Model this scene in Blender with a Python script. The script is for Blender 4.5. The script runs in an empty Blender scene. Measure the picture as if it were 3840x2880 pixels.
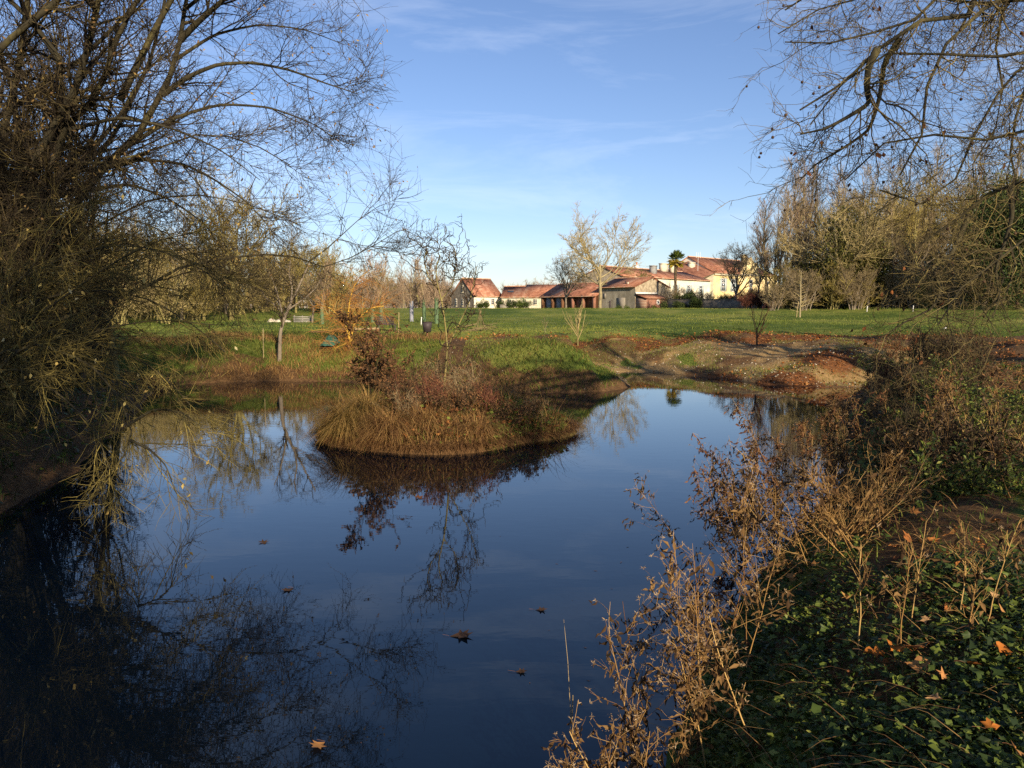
import bpy, math
import numpy as np
from mathutils import Matrix, Vector

# ------------------------------------------------------------------ camera, sky, sun, exposure
scene = bpy.context.scene
COL = scene.collection
FPX = 788.0                       # focal length in pixels of a 1024 wide picture
EYE = 3.0                         # eye height above the water
PITCH = math.atan((384 - 309) / FPX)
cam_data = bpy.data.cameras.new('camera')
cam_data.sensor_fit = 'HORIZONTAL'
cam_data.angle = 2 * math.atan(512 / FPX)
cam_data.clip_start = 0.05
cam_data.clip_end = 4000
cam = bpy.data.objects.new('camera', cam_data)
COL.objects.link(cam)
cam.location = (0, 0, EYE)
cam.rotation_euler = (math.pi / 2 - PITCH, 0, 0)
scene.camera = cam

SUN_EL = math.radians(21)
SUN_AZ = math.radians(157)        # clockwise from +Y: behind the camera, to its right
TO_SUN = Vector((math.sin(SUN_AZ) * math.cos(SUN_EL), math.cos(SUN_AZ) * math.cos(SUN_EL), math.sin(SUN_EL)))

world = bpy.data.worlds.new('World')
scene.world = world
world.use_nodes = True
wn, wl = world.node_tree.nodes, world.node_tree.links
wn.clear()
wout = wn.new('ShaderNodeOutputWorld')
wbg = wn.new('ShaderNodeBackground')
wbg.inputs['Strength'].default_value = 0.085
sky = wn.new('ShaderNodeTexSky')
sky.sky_type = 'NISHITA'
sky.sun_disc = False
sky.sun_elevation = SUN_EL
sky.sun_rotation = SUN_AZ
sky.altitude = 50
sky.air_density = 1.0
sky.dust_density = 0.35
sky.ozone_density = 3.5
# thin cirrus over the whole sky
tc = wn.new('ShaderNodeTexCoord')
mp = wn.new('ShaderNodeMapping')
mp.inputs['Location'].default_value = (1.7, 0.4, 0.0)
mp.inputs['Scale'].default_value = (1.6, 2.4, 9.0)
mp.inputs['Rotation'].default_value = (0.0, 0.28, 0.5)
n1 = wn.new('ShaderNodeTexNoise')
n1.inputs['Scale'].default_value = 1.7
n1.inputs['Detail'].default_value = 7
n1.inputs['Roughness'].default_value = 0.62
n1.inputs['Distortion'].default_value = 0.5
rampc = wn.new('ShaderNodeValToRGB')
rampc.color_ramp.elements[0].position = 0.50
rampc.color_ramp.elements[0].color = (0, 0, 0, 1)
rampc.color_ramp.elements[1].position = 0.86
rampc.color_ramp.elements[1].color = (0.26, 0.26, 0.26, 1)
mixc = wn.new('ShaderNodeMix')
mixc.data_type = 'RGBA'
mixc.inputs['B'].default_value = (9.5, 10.0, 11.0, 1)
wl.new(tc.outputs['Generated'], mp.inputs['Vector'])
wl.new(mp.outputs['Vector'], n1.inputs['Vector'])
wl.new(n1.outputs['Fac'], rampc.inputs['Fac'])
wl.new(rampc.outputs['Color'], mixc.inputs['Factor'])
tint = wn.new('ShaderNodeMix')          # the camera's slightly violet white balance of the blue sky
tint.data_type = 'RGBA'; tint.blend_type = 'MULTIPLY'
tint.inputs['Factor'].default_value = 1.0
tint.inputs['B'].default_value = (1.03, 0.97, 1.06, 1)
wl.new(sky.outputs['Color'], tint.inputs['A'])
wl.new(tint.outputs['Result'], mixc.inputs['A'])
wl.new(mixc.outputs['Result'], wbg.inputs['Color'])
wl.new(wbg.outputs['Background'], wout.inputs['Surface'])

sun_data = bpy.data.lights.new('sun', 'SUN')
sun_data.energy = 5.0
sun_data.angle = math.radians(0.55)
sun_data.color = (1.0, 0.82, 0.58)
sun = bpy.data.objects.new('sun', sun_data)
COL.objects.link(sun)
sun.location = (30, -60, 40)
sun.rotation_euler = TO_SUN.to_track_quat('Z', 'Y').to_euler()

scene.view_settings.view_transform = 'Standard'
scene.view_settings.look = 'None'
scene.view_settings.exposure = 0.72
scene.view_settings.gamma = 1.0
scene.view_settings.use_curve_mapping = False
scene.cycles.max_bounces = 6
scene.cycles.diffuse_bounces = 3
scene.cycles.glossy_bounces = 3
scene.cycles.transmission_bounces = 3
scene.cycles.caustics_reflective = False
scene.cycles.caustics_refractive = False
scene.cycles.use_denoising = False

# ------------------------------------------------------------------ helpers
rng = np.random.default_rng(7)

def at(px, py, depth):
    """world point seen at a pixel of the 1024x768 photograph at a given distance along Y"""
    x, yv = (px - 512) / FPX, (384 - py) / FPX
    c, s = math.cos(PITCH), math.sin(PITCH)
    d = np.array([x, c + yv * s, -s + yv * c])
    return np.array([0, 0, EYE]) + d * (depth / d[1])

def unit(v):
    return v / np.maximum(np.linalg.norm(v, axis=-1, keepdims=True), 1e-9)

class MB:
    """collects geometry; build() links it as one mesh object"""
    def __init__(s):
        s.v, s.q, s.t, s.r, s.n = [], [], [], [], 0
    def add(s, V, quads=None, tris=None, rnd=0.5):
        V = np.asarray(V, dtype=np.float64).reshape(-1, 3)
        if quads is not None and len(quads): s.q.append(np.asarray(quads, dtype=np.int64).reshape(-1, 4) + s.n)
        if tris is not None and len(tris): s.t.append(np.asarray(tris, dtype=np.int64).reshape(-1, 3) + s.n)
        s.v.append(V)
        s.r.append(np.broadcast_to(np.asarray(rnd, dtype=np.float64), (len(V),)).copy())
        s.n += len(V)
        return s
    def poly(s, pts):
        n = len(pts)
        return s.add(pts, quads=[(0, 1, 2, 3)] if n == 4 else None, tris=None if n == 4 else [(0, i, i + 1) for i in range(1, n - 1)])
    def box(s, x0, x1, y0, y1, z0, z1):
        V = [(x, y, z) for z in (z0, z1) for y in (y0, y1) for x in (x0, x1)]
        return s.add(V, quads=[(0, 2, 3, 1), (4, 5, 7, 6), (0, 1, 5, 4), (2, 6, 7, 3), (0, 4, 6, 2), (1, 3, 7, 5)])
    def slab(s, a, b, c, d, th):
        """quad a b c d thickened downwards along its normal"""
        P = np.array([a, b, c, d], dtype=float)
        n = np.cross(P[1] - P[0], P[2] - P[0]); n /= np.linalg.norm(n)
        if n[2] < 0: n = -n
        V = np.vstack([P, P - n * th])
        return s.add(V, quads=[(0, 1, 2, 3), (7, 6, 5, 4), (0, 4, 5, 1), (1, 5, 6, 2), (2, 6, 7, 3), (3, 7, 4, 0)])
    def mesh(s, name, mat, origin=(0, 0, 0), smooth=False):
        me = bpy.data.meshes.new(name)
        V = np.vstack(s.v) - np.asarray(origin, dtype=float)
        q = np.vstack(s.q) if s.q else np.zeros((0, 4), dtype=np.int64)
        t = np.vstack(s.t) if s.t else np.zeros((0, 3), dtype=np.int64)
        me.vertices.add(len(V)); me.vertices.foreach_set('co', V.astype(np.float32).ravel())
        me.loops.add(q.size + t.size)
        me.loops.foreach_set('vertex_index', np.concatenate([q.ravel(), t.ravel()]).astype(np.int32))
        me.polygons.add(len(q) + len(t))
        ls = np.concatenate([np.arange(len(q)) * 4, q.size + np.arange(len(t)) * 3]).astype(np.int32)
        me.polygons.foreach_set('loop_start', ls)
        if smooth: me.polygons.foreach_set('use_smooth', np.ones(len(q) + len(t), dtype=bool))
        a = me.attributes.new('rnd', 'FLOAT', 'POINT')
        a.data.foreach_set('value', np.concatenate(s.r).astype(np.float32))
        me.update(calc_edges=True)
        me.materials.append(mat)
        return me
    def build(s, name, mat, parent=None, origin=None, smooth=False):
        if origin is None:
            origin = tuple(parent.location) if parent is not None else (0, 0, 0)
            if parent is not None and parent.parent is not None: origin = tuple(parent.parent.location)
        me = s.mesh(name, mat, origin, smooth)
        o = bpy.data.objects.new(name, me)
        COL.objects.link(o)
        if parent is not None: o.parent = parent
        else: o.location = origin
        return o

def tag(o, label=None, cat=None, group=None, kind=None):
    for k, v in (('label', label), ('category', cat), ('group', group), ('kind', kind)):
        if v: o[k] = v
    return o

def thing(name, label, cat, loc=(0, 0, 0), rotz=0.0, group=None):
    o = bpy.data.objects.new(name, None)
    o.empty_display_size = 0.3
    COL.objects.link(o)
    o.location = tuple(float(c) for c in loc); o.rotation_euler = (0, 0, rotz)
    return tag(o, label, cat, group)

def child_mesh(name, me, parent):
    o = bpy.data.objects.new(name, me); COL.objects.link(o); o.parent = parent
    return o

# ------------------------------------------------------------------ materials
def new_mat(name):
    m = bpy.data.materials.new(name); m.use_nodes = True
    nt = m.node_tree; b = nt.nodes['Principled BSDF']
    return m, nt.nodes, nt.links, b

def ramp(nodes, stops):
    r = nodes.new('ShaderNodeValToRGB'); e = r.color_ramp.elements
    while len(e) < len(stops): e.new(0.5)
    for el, (p, c) in zip(e, stops):
        el.position = p; el.color = (*c, 1)
    return r

def mat_noise(name, stops, scale=3.0, rough=0.9, bump=0.0, bscale=None, detail=5, stretch=(1, 1, 1), spec=0.2, dist=0.02):
    m, n, l, b = new_mat(name)
    tc = n.new('ShaderNodeTexCoord'); mp = n.new('ShaderNodeMapping'); mp.inputs['Scale'].default_value = stretch
    nz = n.new('ShaderNodeTexNoise'); nz.inputs['Scale'].default_value = scale; nz.inputs['Detail'].default_value = detail
    nz.inputs['Roughness'].default_value = 0.65
    l.new(tc.outputs['Object'], mp.inputs['Vector']); l.new(mp.outputs['Vector'], nz.inputs['Vector'])
    r = ramp(n, stops); l.new(nz.outputs['Fac'], r.inputs['Fac']); l.new(r.outputs['Color'], b.inputs['Base Color'])
    b.inputs['Roughness'].default_value = rough; b.inputs['Specular IOR Level'].default_value = spec
    if bump:
        nb = n.new('ShaderNodeTexNoise'); nb.inputs['Scale'].default_value = bscale or scale * 4; nb.inputs['Detail'].default_value = 4
        l.new(mp.outputs['Vector'], nb.inputs['Vector'])
        bp = n.new('ShaderNodeBump'); bp.inputs['Strength'].default_value = bump; bp.inputs['Distance'].default_value = dist
        l.new(nb.outputs['Fac'], bp.inputs['Height']); l.new(bp.outputs['Normal'], b.inputs['Normal'])
    return m

def mat_rnd(name, stops, rough=0.8, trans=0.0, spec=0.15, inst=0.0):
    """colour from the per-piece random number; trans adds light shining through (leaves)"""
    m, n, l, b = new_mat(name)
    at_ = n.new('ShaderNodeAttribute'); at_.attribute_name = 'rnd'
    r = ramp(n, stops)
    l.new(at_.outputs['Fac'], r.inputs['Fac'])
    out = r.outputs['Color']
    if inst:
        oi = n.new('ShaderNodeObjectInfo'); hs = n.new('ShaderNodeHueSaturation')
        mr = n.new('ShaderNodeMapRange'); mr.inputs['To Min'].default_value = 1 - inst; mr.inputs['To Max'].default_value = 1 + inst
        l.new(oi.outputs['Random'], mr.inputs['Value']); l.new(mr.outputs['Result'], hs.inputs['Value'])
        l.new(out, hs.inputs['Color']); out = hs.outputs['Color']
    l.new(out, b.inputs['Base Color'])
    b.inputs['Roughness'].default_value = rough; b.inputs['Specular IOR Level'].default_value = spec
    if trans:
        t = n.new('ShaderNodeBsdfTranslucent'); mx = n.new('ShaderNodeMixShader'); mx.inputs['Fac'].default_value = trans
        l.new(out, t.inputs['Color'])
        l.new(b.outputs['BSDF'], mx.inputs[1]); l.new(t.outputs['BSDF'], mx.inputs[2])
        l.new(mx.outputs['Shader'], n['Material Output'].inputs['Surface'])
    return m

M = {}
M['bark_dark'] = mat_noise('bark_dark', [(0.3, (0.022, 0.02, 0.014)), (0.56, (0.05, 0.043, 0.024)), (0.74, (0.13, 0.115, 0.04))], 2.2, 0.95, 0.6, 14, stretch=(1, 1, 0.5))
M['bark_olive'] = mat_noise('bark_olive', [(0.3, (0.085, 0.07, 0.035)), (0.5, (0.20, 0.17, 0.065)), (0.7, (0.34, 0.30, 0.11))], 2.5, 0.95, 0.5, 14, stretch=(1, 1, 0.5))
M['bark_pale'] = mat_noise('bark_pale', [(0.3, (0.16, 0.13, 0.08)), (0.55, (0.30, 0.25, 0.14)), (0.75, (0.42, 0.37, 0.22))], 1.2, 0.95, 0.4, 10)
M['bark_grey'] = mat_noise('bark_grey', [(0.3, (0.11, 0.09, 0.07)), (0.6, (0.23, 0.19, 0.14))], 1.6, 0.95, 0.4, 10)
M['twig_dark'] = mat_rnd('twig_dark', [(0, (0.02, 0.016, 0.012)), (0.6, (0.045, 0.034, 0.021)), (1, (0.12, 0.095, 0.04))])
M['twig_olive'] = mat_rnd('twig_olive', [(0, (0.13, 0.10, 0.035)), (0.5, (0.24, 0.19, 0.055)), (1, (0.38, 0.31, 0.09))])
M['twig_plane'] = mat_rnd('twig_plane', [(0, (0.04, 0.032, 0.02)), (0.5, (0.11, 0.085, 0.04)), (1, (0.25, 0.20, 0.075))])
M['twig_sallow'] = mat_rnd('twig_sallow', [(0, (0.05, 0.042, 0.018)), (0.6, (0.12, 0.095, 0.03)), (1, (0.26, 0.21, 0.06))])
M['twig_brown'] = mat_rnd('twig_brown', [(0, (0.12, 0.09, 0.055)), (0.5, (0.23, 0.175, 0.10)), (1, (0.35, 0.28, 0.15))], inst=0.2)
M['twig_pink'] = mat_rnd('twig_pink', [(0, (0.18, 0.125, 0.085)), (0.5, (0.29, 0.205, 0.14)), (1, (0.40, 0.30, 0.19))], inst=0.18)
M['twig_straw'] = mat_rnd('twig_straw', [(0, (0.22, 0.17, 0.08)), (0.5, (0.33, 0.26, 0.12)), (1, (0.44, 0.36, 0.16))])
M['twig_orange'] = mat_rnd('twig_orange', [(0, (0.24, 0.10, 0.03)), (0.5, (0.36, 0.165, 0.042)), (1, (0.48, 0.27, 0.065))])
M['twig_red'] = mat_rnd('twig_red', [(0, (0.10, 0.035, 0.025)), (0.5, (0.17, 0.06, 0.04)), (1, (0.24, 0.10, 0.06))])
M['bark_yellow'] = mat_noise('bark_yellow', [(0.3, (0.36, 0.20, 0.03)), (0.7, (0.58, 0.38, 0.07))], 3, 0.8)
M['leaf_yellow'] = mat_rnd('leaf_yellow', [(0, (0.20, 0.12, 0.05)), (0.4, (0.38, 0.27, 0.09)), (0.8, (0.58, 0.46, 0.15)), (1, (0.62, 0.55, 0.32))], 0.7, 0.35)
M['leaf_brown'] = mat_rnd('leaf_brown', [(0, (0.06, 0.035, 0.022)), (0.5, (0.13, 0.07, 0.035)), (1, (0.25, 0.13, 0.055))], 0.8, 0.2)
M['leaf_ever'] = mat_rnd('leaf_ever', [(0, (0.018, 0.032, 0.012)), (0.5, (0.045, 0.07, 0.022)), (1, (0.10, 0.12, 0.03))], 0.6, 0.15, inst=0.25)
M['leaf_ivy'] = mat_rnd('leaf_ivy', [(0, (0.035, 0.04, 0.012)), (0.5, (0.085, 0.085, 0.022)), (1, (0.17, 0.15, 0.035))], 0.65, 0.15)
M['leaf_shrub'] = mat_rnd('leaf_shrub', [(0, (0.03, 0.05, 0.012)), (0.5, (0.075, 0.11, 0.022)), (1, (0.15, 0.18, 0.04))], 0.6, 0.2, inst=0.35)
M['leaf_ground'] = mat_rnd('leaf_ground', [(0, (0.02, 0.036, 0.010)), (0.4, (0.06, 0.095, 0.018)), (0.75, (0.15, 0.19, 0.03)), (1, (0.28, 0.28, 0.06))], 0.55, 0.3, 0.3)
M['leaf_litter'] = mat_rnd('leaf_litter', [(0, (0.08, 0.036, 0.018)), (0.4, (0.19, 0.072, 0.024)), (0.75, (0.36, 0.135, 0.034)), (1, (0.42, 0.23, 0.085))], 0.8, 0.15)
M['leaf_plane'] = mat_rnd('leaf_plane', [(0, (0.30, 0.10, 0.025)), (0.5, (0.48, 0.17, 0.03)), (1, (0.50, 0.33, 0.16))], 0.75, 0.25)
M['grass'] = mat_rnd('grass', [(0, (0.04, 0.07, 0.013)), (0.5, (0.165, 0.205, 0.038)), (0.85, (0.29, 0.29, 0.065)), (1, (0.33, 0.28, 0.10))], 0.7, 0.3)
M['grass_dry'] = mat_rnd('grass_dry', [(0, (0.11, 0.055, 0.026)), (0.5, (0.25, 0.135, 0.052)), (1, (0.44, 0.28, 0.10))], 0.85, 0.2)
M['sedge'] = mat_rnd('sedge', [(0, (0.10, 0.085, 0.025)), (0.5, (0.26, 0.17, 0.055)), (1, (0.46, 0.29, 0.10))], 0.75, 0.25)
M['straw_stem'] = mat_rnd('straw_stem', [(0, (0.16, 0.08, 0.03)), (0.5, (0.32, 0.185, 0.062)), (1, (0.48, 0.32, 0.12))], 0.75)
M['weed_leaf'] = mat_rnd('weed_leaf', [(0, (0.04, 0.023, 0.012)), (0.5, (0.115, 0.064, 0.026)), (1, (0.25, 0.15, 0.058))], 0.85, 0.25)
M['fluff'] = mat_rnd('fluff', [(0, (0.26, 0.17, 0.09)), (1, (0.48, 0.36, 0.22))], 0.9, 0.3)
M['stone'] = mat_rnd('stone', [(0, (0.18, 0.14, 0.09)), (0.6, (0.32, 0.27, 0.19)), (1, (0.52, 0.47, 0.37))], 0.9)
M['seed_ball'] = mat_noise('seed_ball', [(0.4, (0.05, 0.03, 0.02)), (0.6, (0.10, 0.06, 0.035))], 60, 0.95)

def wall_mat(name, a, b_, c, scale=1.3, bump=0.5):
    m = mat_noise(name, [(0.32, a), (0.52, b_), (0.70, c)], scale, 0.95, bump, 6, detail=8, dist=0.05)
    return m
M['cream'] = wall_mat('cream_render', (0.62, 0.56, 0.42), (0.74, 0.69, 0.55), (0.80, 0.76, 0.64), 0.6, 0.2)
M['rubble'] = wall_mat('rubble_stone', (0.20, 0.16, 0.11), (0.34, 0.29, 0.21), (0.48, 0.42, 0.31), 2.2)
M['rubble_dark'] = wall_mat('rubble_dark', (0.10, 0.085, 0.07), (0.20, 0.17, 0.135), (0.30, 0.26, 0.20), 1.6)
M['barn_grey'] = mat_noise('barn_grey', [(0.3, (0.15, 0.13, 0.10)), (0.5, (0.27, 0.24, 0.185)), (0.72, (0.40, 0.36, 0.28))], 0.9, 0.95, 0.4, 6, detail=8, stretch=(1, 1, 0.35))
M['yellow_wall'] = wall_mat('yellow_render', (0.60, 0.47, 0.22), (0.70, 0.56, 0.29), (0.74, 0.62, 0.36), 0.6, 0.2)
M['pale_stone'] = wall_mat('pale_stone', (0.45, 0.40, 0.29), (0.58, 0.52, 0.40), (0.66, 0.61, 0.49), 2.0, 0.3)
M['grey_stone'] = wall_mat('grey_cement', (0.17, 0.17, 0.165), (0.26, 0.26, 0.25), (0.34, 0.33, 0.31), 2.0, 0.3)
M['wood_brown'] = mat_noise('wood_brown', [(0.3, (0.10, 0.05, 0.028)), (0.7, (0.24, 0.12, 0.06))], 3, 0.85, stretch=(4, 4, 0.4))
M['wood_grey'] = mat_noise('wood_grey', [(0.3, (0.16, 0.14, 0.11)), (0.7, (0.34, 0.31, 0.26))], 4, 0.9, stretch=(4, 4, 0.5))
M['wood_stake'] = mat_noise('wood_stake', [(0.3, (0.26, 0.19, 0.10)), (0.7, (0.44, 0.35, 0.19))], 6, 0.9, stretch=(3, 3, 0.4))
M['wood_stick'] = mat_noise('wood_stick', [(0.3, (0.16, 0.115, 0.06)), (0.7, (0.28, 0.21, 0.11))], 6, 0.9)
M['fence_grey'] = mat_noise('fence_grey', [(0.3, (0.22, 0.205, 0.18)), (0.7, (0.34, 0.32, 0.28))], 4, 0.8)
M['weed_dark'] = mat_rnd('weed_dark', [(0, (0.03, 0.02, 0.013)), (0.6, (0.075, 0.048, 0.028)), (1, (0.15, 0.10, 0.055))], 0.85, 0.2)
M['weed_red'] = mat_rnd('weed_red', [(0, (0.06, 0.028, 0.016)), (0.6, (0.14, 0.065, 0.033)), (1, (0.24, 0.13, 0.06))], 0.85, 0.2)
M['blue_grey'] = mat_noise('blue_grey_paint', [(0.3, (0.26, 0.29, 0.33)), (0.7, (0.36, 0.39, 0.44))], 2, 0.7)
M['shutter'] = mat_noise('shutter_paint', [(0.3, (0.30, 0.37, 0.38)), (0.7, (0.42, 0.48, 0.48))], 2, 0.6)
M['white_paint'] = mat_noise('white_paint', [(0.3, (0.70, 0.69, 0.66)), (0.7, (0.80, 0.79, 0.76))], 3, 0.6)
M['dark_plastic'] = mat_noise('dark_plastic', [(0.3, (0.035, 0.028, 0.03)), (0.7, (0.075, 0.06, 0.06))], 3, 0.5)
M['green_plastic'] = mat_noise('green_plastic', [(0.3, (0.025, 0.075, 0.05)), (0.7, (0.045, 0.12, 0.085))], 3, 0.5)
M['guard_green'] = mat_noise('guard_green', [(0.3, (0.07, 0.12, 0.06)), (0.7, (0.11, 0.17, 0.085))], 5, 0.7)
M['guard_grey'] = mat_noise('guard_grey', [(0.3, (0.20, 0.21, 0.25)), (0.7, (0.28, 0.29, 0.34))], 5, 0.7)
M['terracotta'] = mat_noise('terracotta', [(0.3, (0.36, 0.12, 0.06)), (0.7, (0.50, 0.20, 0.10))], 5, 0.85)
M['ridge_tile'] = mat_noise('ridge_tile', [(0.35, (0.48, 0.22, 0.12)), (0.55, (0.62, 0.38, 0.24)), (0.65, (0.70, 0.58, 0.44))], 1.5, 0.9)
M['metal'] = mat_noise('galvanised', [(0.3, (0.55, 0.55, 0.55)), (0.7, (0.7, 0.7, 0.7))], 5, 0.4)
M['palm_trunk'] = mat_noise('palm_trunk', [(0.3, (0.09, 0.06, 0.035)), (0.7, (0.22, 0.16, 0.09))], 4, 0.95, 0.6, 10, stretch=(1, 1, 3))
M['palm_leaf'] = mat_rnd('palm_leaf', [(0, (0.05, 0.085, 0.018)), (0.5, (0.16, 0.19, 0.03)), (0.6, (0.40, 0.32, 0.04)), (1, (0.60, 0.47, 0.07))], 0.6, 0.2)

def mat_roof():
    m, n, l, b = new_mat('canal_tiles')
    tc = n.new('ShaderNodeTexCoord')
    w = n.new('ShaderNodeTexWave'); w.bands_direction = 'X'; w.inputs['Scale'].default_value = 1.35; w.inputs['Distortion'].default_value = 0.6; w.inputs['Detail'].default_value = 1
    l.new(tc.outputs['Object'], w.inputs['Vector'])
    nz = n.new('ShaderNodeTexNoise'); nz.inputs['Scale'].default_value = 1.9; nz.inputs['Detail'].default_value = 8; nz.inputs['Roughness'].default_value = 0.75
    l.new(tc.outputs['Object'], nz.inputs['Vector'])
    r = ramp(n, [(0.30, (0.12, 0.055, 0.038)), (0.44, (0.26, 0.11, 0.068)), (0.56, (0.37, 0.17, 0.105)), (0.72, (0.45, 0.29, 0.20))])
    nz2 = n.new('ShaderNodeTexNoise'); nz2.inputs['Scale'].default_value = 0.45; nz2.inputs['Detail'].default_value = 6
    mp2 = n.new('ShaderNodeMapping'); mp2.inputs['Scale'].default_value = (1.6, 0.5, 0.5); l.new(tc.outputs['Object'], mp2.inputs['Vector']); l.new(mp2.outputs['Vector'], nz2.inputs['Vector'])
    av = n.new('ShaderNodeMath'); av.operation = 'MULTIPLY_ADD'; av.inputs[1].default_value = 0.75; l.new(nz2.outputs['Fac'], av.inputs[0])
    hf = n.new('ShaderNodeMath'); hf.operation = 'MULTIPLY_ADD'; hf.inputs[1].default_value = 1.0; hf.inputs[2].default_value = -0.375; l.new(nz.outputs['Fac'], hf.inputs[0]); l.new(hf.outputs[0], av.inputs[2])
    l.new(av.outputs[0], r.inputs['Fac'])
    hs = n.new('ShaderNodeHueSaturation'); oi = n.new('ShaderNodeObjectInfo')
    mr = n.new('ShaderNodeMapRange'); mr.inputs['To Min'].default_value = 0.8; mr.inputs['To Max'].default_value = 1.15
    l.new(oi.outputs['Random'], mr.inputs['Value']); l.new(mr.outputs['Result'], hs.inputs['Value'])
    l.new(r.outputs['Color'], hs.inputs['Color']); l.new(hs.outputs['Color'], b.inputs['Base Color'])
    bp = n.new('ShaderNodeBump'); bp.inputs['Strength'].default_value = 0.9; bp.inputs['Distance'].default_value = 0.06
    l.new(w.outputs['Fac'], bp.inputs['Height']); l.new(bp.outputs['Normal'], b.inputs['Normal'])
    b.inputs['Roughness'].default_value = 0.9; b.inputs['Specular IOR Level'].default_value = 0.2
    return m
M['roof'] = mat_roof()

def mat_brick():
    m, n, l, b = new_mat('red_brick')
    tc = n.new('ShaderNodeTexCoord'); mp = n.new('ShaderNodeMapping'); mp.inputs['Rotation'].default_value = (math.pi / 2, 0, 0)
    br = n.new('ShaderNodeTexBrick'); br.inputs['Scale'].default_value = 2.2
    br.inputs['Color1'].default_value = (0.27, 0.11, 0.068, 1); br.inputs['Color2'].default_value = (0.19, 0.08, 0.052, 1)
    br.inputs['Mortar'].default_value = (0.34, 0.26, 0.19, 1); br.inputs['Mortar Size'].default_value = 0.012
    l.new(tc.outputs['Object'], mp.inputs['Vector']); l.new(mp.outputs['Vector'], br.inputs['Vector'])
    l.new(br.outputs['Color'], b.inputs['Base Color']); b.inputs['Roughness'].default_value = 0.9
    return m
M['brick'] = mat_brick()

def mat_glass():
    m, n, l, b = new_mat('window_glass')
    b.inputs['Base Color'].default_value = (0.035, 0.045, 0.06, 1); b.inputs['Roughness'].default_value = 0.08
    return m
M['glass'] = mat_glass()

# ------------------------------------------------------------------ terrain
def make_noise(seed):
    g = np.random.default_rng(seed).random((256, 256))
    def f(x, y):
        xi, yi = np.floor(x).astype(int), np.floor(y).astype(int)
        u, v = x - xi, y - yi
        u, v = u * u * (3 - 2 * u), v * v * (3 - 2 * v)
        a, b = g[xi % 256, yi % 256], g[(xi + 1) % 256, yi % 256]
        c, d = g[xi % 256, (yi + 1) % 256], g[(xi + 1) % 256, (yi + 1) % 256]
        return (a * (1 - u) + b * u) * (1 - v) + (c * (1 - u) + d * u) * v
    return f
NZ = [make_noise(s) for s in (1, 2, 3, 4)]
def fbm(x, y, sc, k=0, octv=4):
    s, a, t = 0, 1.0, 0
    for i in range(octv):
        s = s + a * NZ[(k + i) % 4](x * sc * 2 ** i + 17.3 * i + 31 * k, y * sc * 2 ** i + 5.1 * i)
        t += a; a *= 0.5
    return s / t
def sstep(a, b, x):
    t = np.clip((x - a) / (b - a), 0, 1)
    return t * t * (3 - 2 * t)

POND = np.array([(0.95, 4.5), (1.25, 5.3), (1.9, 7.0), (2.7, 8.3), (4.0, 10.5), (5.7, 13.4), (7.4, 17), (9.2, 21.5), (10.5, 25), (12.3, 27.4), (13.4, 29.2),
                 (13.2, 30.0), (11.6, 29.9), (10.0, 31.4), (8.9, 34.4), (7.4, 36.6), (5.6, 38.2), (4.6, 36.6), (4.8, 32.6), (4.5, 30.2), (3.3, 28.6),
                 (1.0, 28.0), (-1.5, 28.3), (-3.3, 29.6), (-4.8, 31.6), (-7, 32.6), (-10, 32.8), (-13, 31.8), (-13.3, 29), (-11.6, 24.5),
                 (-10.2, 21), (-9.2, 17.5), (-8.2, 14.6), (-7.6, 11.4), (-7.2, 8), (-5.7, 5), (-3, 3.3), (-0.6, 3.1), (0.5, 3.7)])
def pond_dist(x, y):
    """signed distance to the shoreline, positive on land"""
    x, y = np.asarray(x, float), np.asarray(y, float)
    d = np.full(x.shape, 1e9); inside = np.zeros(x.shape, bool)
    for (ax, ay), (bx, by) in zip(POND, np.roll(POND, -1, axis=0)):
        ex, ey = bx - ax, by - ay
        t = np.clip(((x - ax) * ex + (y - ay) * ey) / (ex * ex + ey * ey), 0, 1)
        d = np.minimum(d, np.hypot(x - ax - t * ex, y - ay - t * ey))
        c = ((ay > y) != (by > y)) & (x < ex * (y - ay) / (ey if abs(ey) > 1e-9 else 1e-9) + ax)
        inside ^= c
    return np.where(inside, -d, d)

ISL = (-1.75, 19.1, 3.0, 2.75)
def island_t(x, y):
    a = np.arctan2(y - ISL[1], x - ISL[0])
    wob = 1 + 0.07 * np.sin(3 * a + 0.6) + 0.05 * np.sin(5 * a + 2)
    return np.hypot((x - ISL[0]) / ISL[2], (y - ISL[1]) / ISL[3]) / wob

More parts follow.
